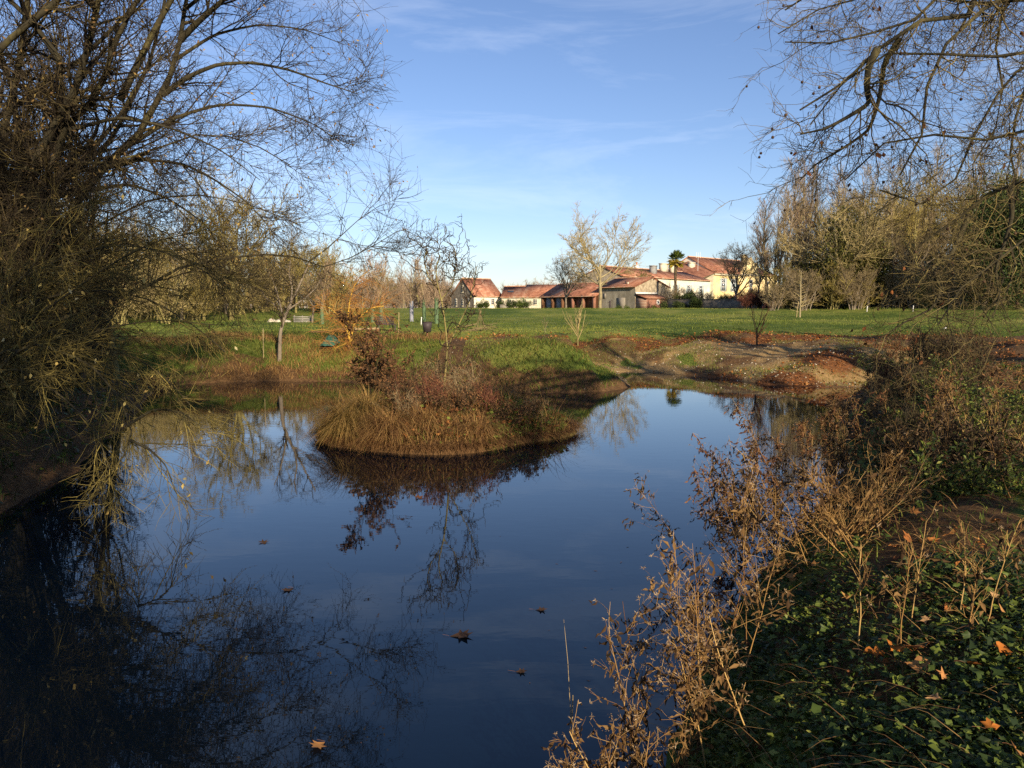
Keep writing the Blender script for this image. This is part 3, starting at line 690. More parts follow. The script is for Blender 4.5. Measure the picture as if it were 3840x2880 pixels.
# ------------------------------------------------------------------ farm buildings
class House:
    """gabled building in its own frame: x along the front, y into the depth, ridge along x"""
    def __init__(s, name, label, cat, corner, ang, L, W, he, hr, front, gable, over=0.35, hip=0.0, group=None):
        s.root = thing(name, label, cat, corner, math.radians(ang), group)
        s.L, s.W, s.he, s.hr, s.over = L, W, he, hr, over
        w = MB()
        w.poly([(0, 0, -0.4), (L, 0, -0.4), (L, 0, he), (0, 0, he)]); w.poly([(L, W, -0.4), (0, W, -0.4), (0, W, he), (L, W, he)])
        s.part('wall', w, front)
        for x, flip in ((0, 1), (L, 0)):
            pts = [(x, 0, -0.4), (x, W, -0.4), (x, W, he), (x, W / 2, hr - 0.03), (x, 0, he)]
            if hip and x == L: pts = [(x, 0, -0.4), (x, W, -0.4), (x, W, he), (x, 0, he)]
            g = MB().poly(pts[::-1] if flip else pts)
            s.part('gable_wall', g, gable[0] if x == 0 else gable[1])
        k = (hr - he) / (W / 2); o = over
        a, b = -0.18, (L + 0.18 if not hip else L + 0.2)
        xr = b - hip
        r = MB().slab((a, -o, he - o * k + 0.14), (b, -o, he - o * k + 0.14), (xr, W / 2, hr + 0.14), (a, W / 2, hr + 0.14), 0.14)
        s.roof = s.part('roof', r, 'roof')
        s.part('roof', MB().slab((a, W / 2, hr + 0.137), (xr, W / 2, hr + 0.137), (b, W + o, he - o * k + 0.137), (a, W + o, he - o * k + 0.137), 0.14), 'roof')
        if hip:
            h = MB(); V = [(b + .003, -o, he - o * k + 0.143), (b + .003, W + o, he - o * k + 0.143), (xr, W / 2, hr + 0.143), (b + .003, -o, he - o * k), (b + .003, W + o, he - o * k), (xr, W / 2, hr)]
            h.add(V, quads=[(0, 3, 4, 1), (1, 4, 5, 2), (2, 5, 3, 0)], tris=[(0, 1, 2), (3, 5, 4)]); s.part('roof', h, 'roof')
        rt = MB(); P = np.array([[(a + (xr - a) * i / 12, W / 2, hr + 0.15) for i in range(13)]]); tubes(rt, P, np.full((1, 13), 0.11), 6)
        s.part('ridge_tiles', rt, 'ridge_tile', s.roof)
        e = MB(); P = np.array([[(a + (b - a) * i / 12, -o - 0.02, he - o * k + 0.08) for i in range(13)]]); tubes(e, P, np.full((1, 13), 0.075), 6)
        s.part('eave_tiles', e, 'ridge_tile', s.roof)
        s.k = k
    def part(s, name, mb, mat, parent=None):
        o = bpy.data.objects.new(name, mb.mesh(name, M[mat] if isinstance(mat, str) else mat)); COL.objects.link(o); o.parent = parent or s.root
        return o
    def bx(s, name, mat, x0, x1, y0, y1, z0, z1, parent=None):
        return s.part(name, MB().box(x0, x1, y0, y1, z0, z1), mat, parent)
    def window(s, x0, x1, z0, z1, shutters=None, frame='white_paint', face='front', door=None):
        def B(name, mat, a0, a1, d0, d1, c0, c1, parent=None):
            if face == 'front': return s.bx(name, mat, a0, a1, -d1, -d0, c0, c1, parent)
            if face == 'left': return s.bx(name, mat, -d1, -d0, a0, a1, c0, c1, parent)
            return s.bx(name, mat, s.L + d0, s.L + d1, a0, a1, c0, c1, parent)
        f = B('door' if door else 'window', frame, x0, x1, -0.05, 0.03, z0, z1)
        if door: return f
        w, h = x1 - x0, z1 - z0
        for i in range(2):
            for j in range(3):
                B('pane', 'glass', x0 + 0.06 * w + i * 0.47 * w, x0 + 0.06 * w + i * 0.47 * w + 0.41 * w, 0.0, 0.034, z0 + 0.05 * h + j * 0.31 * h, z0 + 0.05 * h + j * 0.31 * h + 0.27 * h, f)
        B('sill', 'pale_stone', x0 - 0.1, x1 + 0.1, -0.02, 0.10, z0 - 0.12, z0 - 0.003, f)
        if shutters:
            B('shutter', shutters, x0 - w * 0.5 - 0.02, x0 - 0.02, -0.02, 0.06, z0, z1); B('shutter', shutters, x1 + 0.02, x1 + w * 0.5 + 0.02, -0.02, 0.06, z0, z1)
        return f
    def chimney(s, x, y, w, d, z0, z1, mat, pot=None, parent=None):
        c = s.bx('chimney', mat, x - w / 2, x + w / 2, y - d / 2, y + d / 2, z0, z1 - 0.16, parent or s.roof)
        s.bx('chimney_cap', mat, x - w / 2 - 0.07, x + w / 2 + 0.07, y - d / 2 - 0.07, y + d / 2 + 0.07, z1 - 0.157, z1, parent or s.roof)
        if pot:
            m = MB(); tubes(m, np.array([[(x, y, z1 - 0.05), (x, y, z1 + 0.25), (x, y, z1 + 0.5)]]), np.array([[0.16, 0.14, 0.18]]), 8); s.part('chimney_pot', m, pot, parent or s.roof)
        return c

def pt(px, depth): return ((px - 512) / FPX * depth / 1.0045, depth)
def gp(px, depth):
    x, y = pt(px, depth); return (x, y, gz(x, y))

# white-fronted house at the left end
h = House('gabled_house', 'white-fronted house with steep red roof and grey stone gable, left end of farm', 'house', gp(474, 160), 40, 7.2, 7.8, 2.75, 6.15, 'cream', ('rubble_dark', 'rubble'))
for y0, z0 in ((1.4, 0.6), (3.6, 0.6), (5.8, 0.6), (3.6, 3.4)): h.window(y0, y0 + 0.75, z0, z0 + 1.5, face='left', frame='cream')
h.window(4.4, 5.3, 0.9, 2.1)
# low wing with skylights
h = House('low_wing', 'low red-roofed wing with two blue skylights beside the white house', 'house', (-2.1, 161.3, gz(-2.1, 161)), -10, 12.6, 8.0, 2.45, 4.55, 'pale_stone', ('pale_stone', 'pale_stone'))
for x in (0.9, 4.9):
    y0, y1 = 1.5, 2.4
    sk = MB().slab((x, y0, 2.45 + y0 * h.k + 0.20), (x + 1.3, y0, 2.45 + y0 * h.k + 0.20), (x + 1.3, y1, 2.45 + y1 * h.k + 0.20), (x, y1, 2.45 + y1 * h.k + 0.20), 0.08)
    h.part('skylight', sk, 'glass', h.roof)
r2 = MB().slab((4.5, 1.2, 2.45 + 1.2 * h.k + 0.22), (10.9, 1.2, 2.45 + 1.2 * h.k + 0.22), (10.9, 4.0, 5.0), (4.5, 4.0, 5.0), 0.12); h.part('raised_roof', r2, 'roof', h.roof)
for x0 in (1.2, 4.3, 6.5, 8.6): h.window(x0, x0 + 0.8, 0.9, 2.0, frame='cream')
h.window(2.9, 3.8, 0, 2.05, door=True, frame='pale_stone')
# open shed with brick pillars, between wing and barn
u, v = np.array([0.766, 0.643]), np.array([-0.643, 0.766])
C = np.array(pt(635, 120)); Lb = 7.6
E = C + v * Lb; Ls = 13.0; S = E + v * Ls
h = House('open_cart_shed', 'long low cart shed with brick pillars and brown doors beside the barn', 'shed', (S[0], S[1], gz(*S)), -50, Ls - 0.01, 7.2, 2.35, 4.15, 'wood_brown', ('rubble', 'rubble'), over=0.9)
for i in range(6):
    x = 0.2 + i * (Ls - 0.9) / 5
    h.bx('pillar', 'brick' if i > 2 else 'wood_brown', x, x + 0.45, -0.75, -0.3, -0.4, 2.25)
for i, m in enumerate(('blue_grey', 'blue_grey', 'wood_brown', 'brick', 'wood_brown')):
    x = 0.75 + i * (Ls - 0.9) / 5
    h.bx('door_leaf', m, x, x + 0.92, -0.06, 0.02, -0.3, 2.1); h.bx('door_leaf', m, x + 0.96, x + 1.88, -0.06, 0.02, -0.3, 2.1)
# barn
h = House('stone_barn', 'grey stone barn with broad sunlit gable end and red tile roof', 'barn', (E[0], E[1], gz(*E)), -50, Lb, 7.9, 3.35, 4.75, 'barn_grey', ('rubble', 'rubble'))
h.bx('doorway', 'wood_grey', 1.0, 1.6, -0.04, 0.03, 1.6, 2.4)
h.bx('plank_patch', 'wood_grey', 3.9, 5.6, -0.05, 0.03, -0.3, 1.7)
h.bx('vent_pipe', 'dark_plastic', 4.6, 4.75, 1.0, 1.15, 3.7, 4.3, h.roof); h.bx('vent_pipe', 'pale_stone', 5.1, 5.35, 0.9, 1.1, 3.7, 4.1, h.roof)
# lean-to brick outhouse against the barn's gable
Bq = C + u * 0.05 - v * 0.02
o = thing('brick_outhouse', 'small red brick outhouse with round window leaning against barn gable', 'shed', (Bq[0], Bq[1], gz(*Bq)), math.radians(40))
def opart(name, mb, mat, parent=None):
    q = bpy.data.objects.new(name, mb.mesh(name, M[mat])); COL.objects.link(q); q.parent = parent or o; return q
opart('wall', MB().box(0, 5.0, -2.2, -0.02, -0.4, 1.62), 'brick')
rf = opart('roof', MB().slab((-0.15, -2.45, 1.62), (5.15, -2.45, 1.62), (5.15, -0.03, 2.25), (-0.15, -0.03, 2.25), 0.12), 'roof')
opart('ledge', MB().box(-0.1, 4.8, -0.25, -0.03, 2.27, 2.5), 'white_paint', rf)
m = MB(); a = np.linspace(0, 2 * np.pi, 17); tubes(m, np.stack([2.6 + 0.27 * np.cos(a), np.full(17, -2.22), 1.0 + 0.34 * np.sin(a)], 1)[None], np.full((1, 17), 0.085), 6)
wf = opart('window_frame', m, 'white_paint')
opart('pane', MB().add(np.stack([2.6 + 0.27 * np.cos(a[:-1]), np.full(16, -2.215), 1.0 + 0.34 * np.sin(a[:-1])], 1), tris=[(0, i, i + 1) for i in range(1, 15)]), 'glass', wf)
opart('quoin', MB().box(4.85, 5.04, -2.23, -2.0, -0.38, 1.5), 'pale_stone')
# long farmhouse behind
A = gp(621, 138)
h = House('farmhouse', 'long cream farmhouse with low red roof behind the barn', 'house', A, 49, 33, 8.5, 5.75, 7.45, 'cream', ('rubble', 'cream'), hip=4.2)
h.chimney(14.2, 2.2, 1.3, 0.9, 5.8, 8.15, 'grey_stone')
h.chimney(12.2, 4.6, 0.7, 0.6, 7.0, 8.3, 'white_paint', 'terracotta')
h.chimney(21.0, 3.9, 2.1, 0.9, 6.9, 8.9, 'pale_stone'); h.chimney(23.6, 3.6, 0.8, 0.9, 6.9, 9.6, 'pale_stone')
for x in (13.5, 18.5, 23.5, 28.5): h.window(x, x + 1.1, 2.9, 4.7, shutters='shutter')
h.bx('downpipe', 'dark_plastic', -0.14, -0.02, -0.2, -0.08, -0.3, 5.5)
# yellow manor
A = gp(713, 176)
h = House('yellow_manor', 'tall yellow manor with hipped red roof and front pediment', 'house', A, 45, 25, 11, 6.75, 9.75, 'yellow_wall', ('cream', 'yellow_wall'), hip=6.0)
h.root.scale = (1.2, 1.2, 1.2)
m = MB(); m.add([(-0.2, -0.4, 6.6), (-0.2, 11.4, 6.6), (5.0, 5.5, 9.95), (-6.0, -0.4, 5.2), (-6.0, 11.4, 5.2), (-3.0, 5.5, 8.4)], quads=[(0, 3, 5, 2), (1, 2, 5, 4)], tris=[(3, 4, 5)])
h.part('hip_roof', m, 'roof', h.roof)
h.bx('side_wing', 'cream', -5.6, -0.02, 0.5, 10.5, -0.4, 5.3)
m = MB(); m.add([(9.2, -0.6, 6.6), (16.4, -0.6, 6.6), (12.8, -0.6, 10.0), (9.2, 0.4, 6.6), (16.4, 0.4, 6.6), (12.8, 0.4, 10.0)], quads=[(0, 3, 4, 1), (1, 4, 5, 2), (2, 5, 3, 0)], tris=[(0, 1, 2), (3, 5, 4)])
h.part('pediment', m, 'yellow_wall'); h.bx('projecting_bay', 'yellow_wall', 9.4, 16.2, -0.55, 0.3, -0.4, 6.58)
h.bx('cornice', 'pale_stone', 9.1, 16.5, -0.72, -0.56, 6.45, 6.72)
h.bx('cornice', 'pale_stone', 0.0, 9.08, -0.3, -0.02, 6.25, 6.5)
h.chimney(12.8, 1.0, 0.9, 0.8, 9.0, 10.6, 'yellow_wall'); h.chimney(17.6, 1.4, 1.1, 0.9, 6.9, 9.2, 'yellow_wall')
h.chimney(-1.9, 3.6, 1.2, 0.9, 6.3, 8.6, 'pale_stone')
for x in (2.9, 6.6): h.window(x, x + 1.15, 3.3, 5.7, shutters='shutter')
for x in (20.0,): h.window(x, x + 1.2, 3.3, 5.6)
f = h.bx('window', 'white_paint', 12.2, 13.5, -0.6, -0.5, 3.3, 5.7)
for i in range(2):
    for j in range(3): h.bx('pane', 'glass', 12.28 + 0.6 * i, 12.8 + 0.6 * i, -0.615, -0.55, 3.42 + 0.76 * j, 4.08 + 0.76 * j, f)
# antenna on the manor's left hip
ax, ay = pt(697, 170)
o_ = thing('roof_antenna', 'thin white forked antenna mast rising above the manor roof', 'antenna', (ax, ay, 12.6))
m = MB()
for p, q_, r in (((0, 0, -1.5), (0, 0, 2.4), .035), ((-.4, 0, 1.6), (.42, 0, 1.6), .03), ((-.4, 0, 1.2), (-.4, 0, 2.5), .035), ((0.42, 0, 1.2), (.42, 0, 2.5), .035)):
    tubes(m, np.array([[p, np.add(p, q_) / 2, q_]], float), np.full((1, 3), r), 6)
child_mesh('mast', m.mesh('mast', M['white_paint']), o_)

# garden wall in front of the manor
w0, w1 = np.array(pt(668, 112)), np.array(pt(852, 101))
dv = w1 - w0; Lw = np.linalg.norm(dv)
o_ = thing('garden_wall', 'low dark stone garden wall below the yellow manor', 'wall', (w0[0], w0[1], gz(*w0)), math.atan2(dv[1], dv[0]))
child_mesh('masonry', MB().box(0, Lw, 0, 0.4, -0.6, 1.25).mesh('masonry', M['rubble_dark']), o_)
child_mesh('coping', MB().box(-0.05, Lw + .05, -0.06, 0.46, 1.253, 1.36).mesh('coping', M['rubble_dark']), o_)

# palm
px_, py_ = pt(675, 119)
z0 = gz(px_, py_)
palm = thing('palm_tree', 'tall fan palm with yellow-green crown beside the farmhouse', 'palm', (px_, py_, z0))
m = MB(); P = np.array([[(0, 0, -0.2), (0.05, 0, 1.5), (0, 0, 3.2), (-0.05, 0, 5.0), (0.02, 0, 6.3), (0.05, 0, 7.1)]]); tubes(m, P, np.array([[.26, .2, .19, .2, .26, .34]]), 10)
m.build('trunk', M['palm_trunk'], palm, origin=(0, 0, 0), smooth=True)
m = MB()
for i in range(50):
    old = i < 27
    az = rng.random() * 6.28; el = math.radians(rng.uniform(-60, 5) if old else rng.uniform(5, 82))
    d = np.array([math.cos(az) * math.cos(el), math.sin(az) * math.cos(el), math.sin(el)])
    L = rng.uniform(0.55, 0.8); c = np.array([0.05, 0, 7.2])
    hub = c + d * L
    tubes(m, np.stack([c, (c + hub) / 2 + [0, 0, .03], hub])[None], np.full((1, 3), 0.022), 3, rnd=0.7 if old else 0.3)
    side = unit(np.cross(d, [0, 0, 1.0])); upn = np.cross(side, d)
    fa = np.radians(np.linspace(-95, 95, 19))
    dirs = np.cos(fa)[:, None] * d + np.sin(fa)[:, None] * side + upn * 0.12
    leaves(m, np.repeat(hub[None], 19, 0), dirs, rng.uniform(0.55, 0.7), 0.1, rnd=(rng.uniform(0.6, 1.0) if old else rng.uniform(0.0, 0.5)), fold=0.1)
pc = child_mesh('crown', m.mesh('crown', M['palm_leaf'], origin=(0.05, 0, 7.1)), palm); pc.location = (0.05, 0, 7.1); pc.scale = (1.2, 1.2, 1.2)

# leafy round shrubs: many small leaves through a lumpy volume
def leafy_mesh(name, W, H, n, size, mat, seed, lumps=9, low=0.0):
    global rng
    keep = rng; rng = np.random.default_rng(seed)
    c = rng.normal(size=(lumps, 3)) * [W * 0.22, W * 0.22, H * 0.2] + [0, 0, H * (0.45 + low)]
    r = rng.uniform(0.20, 0.34, lumps) * min(W, H)
    k = rng.integers(0, lumps, n); d = unit(rng.normal(size=(n, 3)))
    pos = c[k] + d * (r[k] * rng.random(n) ** 0.35)[:, None] * [1, 1, max(1.0, H / W * 0.8)]
    pos = pos[pos[:, 2] > 0.02]
    m = MB(); leaves(m, pos, unit(d[:len(pos)] + rng.normal(size=(len(pos), 3)) * 0.6), size * rng.uniform(0.6, 1.4, len(pos)), size * 0.62)
    rng = keep
    return m.mesh(name, M[mat])
def stem_mesh(H, seed, mat='bark_dark', n=6, W=0.5):
    global rng
    keep = rng; rng = np.random.default_rng(seed); m = MB()
    P = walk(np.zeros((n, 3)) - [0, 0, .1], unit(np.array([[0, 0, 1.0]]) + rng.normal(size=(n, 3)) * [W, W, 0]), np.full(n, H * 0.75), 5, 0.1)
    tubes(m, P, H * 0.014 * np.linspace(1, .3, 6)[None] * np.ones((n, 1)), 5); rng = keep
    return m.mesh('trunk', M[mat])
shrubA = (stem_mesh(2, 1), leafy_mesh('crown', 2.2, 2.0, 2600, 0.13, 'leaf_shrub', 11))
shrubB = (stem_mesh(2, 2), leafy_mesh('crown', 2.6, 2.1, 2600, 0.13, 'leaf_ever', 12))
for px, d, s, pr, lab in ((486.5, 158, 1.05, shrubA, 'rounded green shrub against the white house front'), (480.5, 158.5, 0.75, shrubA, 'small leafy shrub at the white house front, left of the rounded one'),
                          (500.5, 157, 0.95, shrubB, 'dark shrub at the corner of the white house and low wing'), (509, 156, 0.8, shrubA, 'yellowish shrub before the low wing, right of the planter'),
                          (513.5, 155.5, 1.0, shrubB, 'middle dark evergreen shrub before the low wing'), (520, 155, 1.1, shrubA, 'larger dark green shrub before the low wing, right end'),
                          (527, 154.5, 0.85, shrubB, 'dark shrub beside the first pillar of the cart shed')):
    x, y = pt(px, d); plant('garden_shrub', pr, lab, 'shrub', (x, y, gz(x, y)), s, group='shrubs before the farm')
x, y = pt(504.5, 156); o_ = thing('planter_box', 'grey wooden planter box between shrubs before the low wing', 'planter', (x, y, gz(x, y)))
child_mesh('box', MB().box(-0.9, 0.9, -0.4, 0.4, -0.1, 0.75).mesh('box', M['wood_grey']), o_)
child_mesh('rim', MB().box(-0.97, 0.97, -0.47, 0.47, 0.753, 0.85).mesh('rim', M['wood_grey']), o_)
# green mass showing over the barn roof
x, y = pt(645, 131); plant('evergreen_shrub', (stem_mesh(6, 5), leafy_mesh('crown', 4.4, 5.4, 9000, 0.17, 'leaf_shrub', 15, lumps=16, low=0.2)), 'broad olive-green bush rising behind the barn roof', 'shrub', (x, y, gz(x, y)), 1.0)

# ------------------------------------------------------------------ distant trees
PR = {
    's1': proto('slender', 15, 21, 'twig_brown', 'bark_grey', .012), 's2': proto('slender', 16, 22, 'twig_brown', 'bark_grey', .012),
    's3': proto('slender', 15, 23, 'twig_pink', 'bark_pale'),
    'b1': proto('broad', 13, 31, 'twig_olive', 'bark_olive', 0.015), 'b2': proto('broad', 12, 32, 'twig_brown', 'bark_grey', 0.015),
    'b3': proto('broad', 13, 33, 'twig_olive', 'bark_olive', 0.018),
    'w1': proto('broad', 13, 39, 'twig_straw', 'bark_pale', 0.019, 50), 'w2': proto('broad', 12, 37, 'twig_brown', 'bark_grey', 0.016, 48),
    'h1': proto('bush', 6, 41, 'twig_pink', 'bark_grey', 0.02), 'h2': proto('bush', 6, 42, 'twig_brown', 'bark_grey', 0.02), 'h3': proto('bush', 5, 43, 'twig_olive', 'bark_olive', 0.016),
    'h4': proto('bush', 6, 45, 'twig_straw', 'bark_olive', 0.014),
    'r1': proto('bush', 3, 44, 'twig_red', 'bark_dark', 0.012),
}
def tree(pr, px, d, s, label, name='bare_tree', cat='tree', group=None, sz=None, rot=None):
    x, y = pt(px, d)
    return plant(name, PR[pr], label, cat, (x, y, gz(x, y) - 0.05), s, rot, group, sz)

# far wood closing the horizon behind everything
n = 17000
x, y = rng.uniform(-190, 190, n), rng.uniform(232, 262, n)
hw = 3.2 + 3.0 * fbm(x, y * 0, .06, 1) + 1.5 * fbm(x, y * 0, .4, 2)
S_ = np.column_stack([x, y, np.full(n, 2.4) + hw * .55 * rng.random(n) ** 1.6])
W_ = walk(S_, unit(np.column_stack([rng.normal(size=n) * .35, rng.normal(size=n) * .35, np.ones(n)])), hw * rng.uniform(.3, .6, n), 1, .15)
m = MB(); tubes(m, W_, np.full((n, 2), .06) * [1, .4], 3)
tag(m.build('far_wood', M['twig_pink']), 'pinkish-grey far wood along the horizon', kind='stuff')
# before the farm
tree('w1', 600, 106, 1.12, 'large spreading bare tree in front of the grey barn', rot=1.9)
tree('w2', 566, 113, 0.80, 'smaller bare tree left of the large one, before the cart shed', rot=2.0)
# far hedge line behind the farm, left of and between the houses
G = []
for i in range(46):
    px = 318 + i * 5.0 + rng.normal() * 1.5
    if 455 < px < 505: continue
    d = rng.uniform(185, 215); s = rng.uniform(0.75, 1.1) * (1.15 if px < 450 else 0.95)
    G.append(tree(('h1', 'h1', 'h2')[i % 3], px, d, s * 1.15, '', 'hedge_tree', 'tree', 'bare far hedge trees on the horizon'))
row_labels(G, 'bare pinkish-grey tree in the far hedge line')
G = []
for i in range(16):
    px = 262 + i * 12 + rng.normal() * 4
    G.append(tree(('s3', 'b3', 'h1')[i % 3], px, rng.uniform(130, 165), rng.uniform(0.5, 0.72), '', 'bare_tree', 'tree', 'pale trees before the far hedge'))
row_labels(G, 'slim pale bare tree standing before the far hedge')
G = [tree(('h2', 'h1')[i % 2], px, 172 + i, 1.5, '', 'bare_tree', 'tree', 'bare trees above the barn roofs') for i, px in enumerate((584, 590, 612, 620))]
row_labels(G, 'bare twiggy tree showing above the barn roofs')

# olive-lit wood on the left
G = []
for i in range(30):
    px = -40 + i * 11.5 + rng.normal() * 4; d = rng.uniform(60, 92) + (px > 190) * 18
    k = ('s1', 'b1', 's2', 'b3', 'b1', 's1', 'b2')[i % 7]
    G.append(tree(k, px, d, rng.uniform(.8, 1.1) * (1.0 if px < 110 else .72), '', 'bare_tree', 'tree', 'sunlit olive trees behind the left bank'))
row_labels(G, 'bare lichen-yellow tree behind the left meadow')
G = []
for i in range(48):
    px = -40 + i * 8 + rng.normal() * 3; d = rng.uniform(58, 80) + (px > 200) * 20
    G.append(tree(('h3', 'h3', 'h4')[i % 3], px, d, rng.uniform(0.9, 1.5), '', 'thicket_bush', 'bush', 'thicket along the left meadow edge'))
row_labels(G, 'olive-brown thicket bush along the left meadow edge')
tree('b3', 231, 70, 1.12, 'tall forked tree with sunlit yellow trunks mirrored in the pond', rot=1.0)
tree('b2', 312, 62, 0.42, 'small white-limbed bare tree beside the pale fence', rot=0.4)

# wood on the right
G = []
for i in range(17):
    px = 757 + i * 5.0 + rng.normal() * 1.5; d = rng.uniform(96, 122); hs = np.interp(px, [758, 775, 800, 840], [.78, .9, 1.0, 1.1])
    G.append(tree(('s1', 's2', 's3', 's1')[i % 4], px, d, hs * rng.uniform(1.05, 1.2), '', 'bare_tree', 'tree', 'slender bare trees right of the manor'))
row_labels(G, 'tall slender bare tree in the row right of the manor')
tree('w2', 736, 112, 0.98, 'vase-shaped bare tree in front of the yellow manor', rot=2.2)
tree('w1', 838, 90, 1.1, 'pale-trunked bare tree leaning beside the ivy-covered tree', rot=0.3)
G = []
for i in range(40):
    px = 852 + i * 5.6 + rng.normal() * 2.5; d = rng.uniform(88, 116)
    G.append(tree(('b1', 's2', 'b3', 's1', 'b1', 'b2')[i % 6], px, d, rng.uniform(1.15, 1.42) * (d / 100) ** .5 * (.9 if i % 2 else 1.0), '', 'bare_tree', 'tree', 'bare trees of the right wood'))
row_labels(G, 'bare yellow-brown tree of the wood on the right')
G = []
for i in range(60):
    px = 772 + i * 4.7 + rng.normal() * 3; d = rng.uniform(86, 101)
    G.append(tree(('h2', 'h3', 'h2')[i % 3], px, d, rng.uniform(0.6, 1.1), '', 'understorey_bush', 'bush', 'understorey of the right wood'))
row_labels(G, 'brown twiggy understorey bush at the foot of the right wood')
# shrubs before the manor
G = []
for i in range(24):
    px = 672 + i * 4.0 + rng.normal() * 2; d = rng.uniform(113, 121)
    G.append(tree(('h2', 'h2', 'h3')[i % 3], px, d, rng.uniform(0.35, 0.62), '', 'garden_bush', 'bush', 'bare shrubs before the manor'))
row_labels(G, 'brown bare shrub behind the garden wall')
G = [tree('r1', 748 + i * 4.5 + rng.normal() * 2, rng.uniform(96, 100), rng.uniform(0.7, 1.1), '', 'red_shrub', 'bush', 'reddish shrubs by the garden wall') for i in range(9)]
row_labels(G, 'dark reddish twiggy shrub in front of the garden wall')
# evergreens
ev1 = (stem_mesh(9, 6, n=4, W=0.12), leafy_mesh('crown', 6.8, 9.5, 18000, 0.27, 'leaf_ivy', 51, lumps=30, low=0.12))
ev2 = (stem_mesh(9, 7, n=3, W=0.1), leafy_mesh('crown', 6.0, 9.0, 12000, 0.34, 'leaf_ever', 52, lumps=26, low=0.0))
ev3 = (stem_mesh(4, 8), leafy_mesh('crown', 5.0, 3.4, 8000, 0.22, 'leaf_ever', 53, lumps=16))
def ever(pr, px, d, s, label, group=None, name='evergreen_tree', cat='tree', sz=None):
    x, y = pt(px, d); return plant(name, pr, label, cat, (x, y, gz(x, y) - 0.1), s, None, group, sz)
ever(ev1, 841, 92, 1.0, 'dense olive ivy-covered tree with domed crown', name='ivy_tree', sz=1.06)
G = [ever(ev2, px, d, s, '', 'evergreens of the right wood') for i, (px, d, s) in enumerate(((862, 101, .62), (820, 106, 0.5), (884, 100, .6), (905, 101, .72), (930, 100, .7), (955, 101, .85), (982, 100, .95), (1008, 100, 1.0), (895, 96, .5), (918, 97, .55), (944, 96, .6), (970, 97, .7), (998, 95, .75)))]
row_labels(G, 'dark evergreen among the bare trees of the right wood')
ever((stem_mesh(9, 9, n=3, W=0.1), leafy_mesh('crown', 6.2, 9.5, 26000, 0.2, 'leaf_ever', 54, lumps=40)), 1018, 78, 1.4, 'very dark tall conifer at the right edge of the picture')
G = [ever(ev3, px, d, s, '', 'dark bushes by the garden wall', 'evergreen_bush', 'bush') for i, (px, d, s) in enumerate(((684, 112, .7), (696, 110, .5), (726, 114, .55)))]
row_labels(G, 'dark evergreen bush by the garden wall')
G = [ever(ev3, 845 + i * 9 + rng.normal() * 3, rng.uniform(93, 98), rng.uniform(.5, .9), '', 'dark undergrowth of the right wood', 'evergreen_bush', 'bush', 0.85) for i in range(22)]
row_labels(G, 'dark evergreen undergrowth bush at the foot of the right wood')
G = []
for i, px in enumerate((620, 628, 655, 664)):
    x, y = pt(px, 114.5); G.append(plant('weed_clump', shrubA, '', 'shrub', (x, y, gz(x, y) - .4), 0.5, group='weeds along the barn foot'))
row_labels(G, 'low green weeds along the barn and outhouse foot')

# ------------------------------------------------------------------ big trees framing the pond
def limb(pxs, ds, r0, r1, pre=None, k=18):
    n = len(pxs); dd = np.linspace(ds[0], ds[1], n) if len(ds) == 2 else ds
    P = [at(x, y, d) for (x, y), d in zip(pxs, dd)]
    if pre is not None: P = [np.array(q, float) for q in pre] + P
    return poly_limb(P, r0, r1, k)

def cat_(items): return [np.concatenate([p for p, r in items]), np.concatenate([r for p, r in items])]

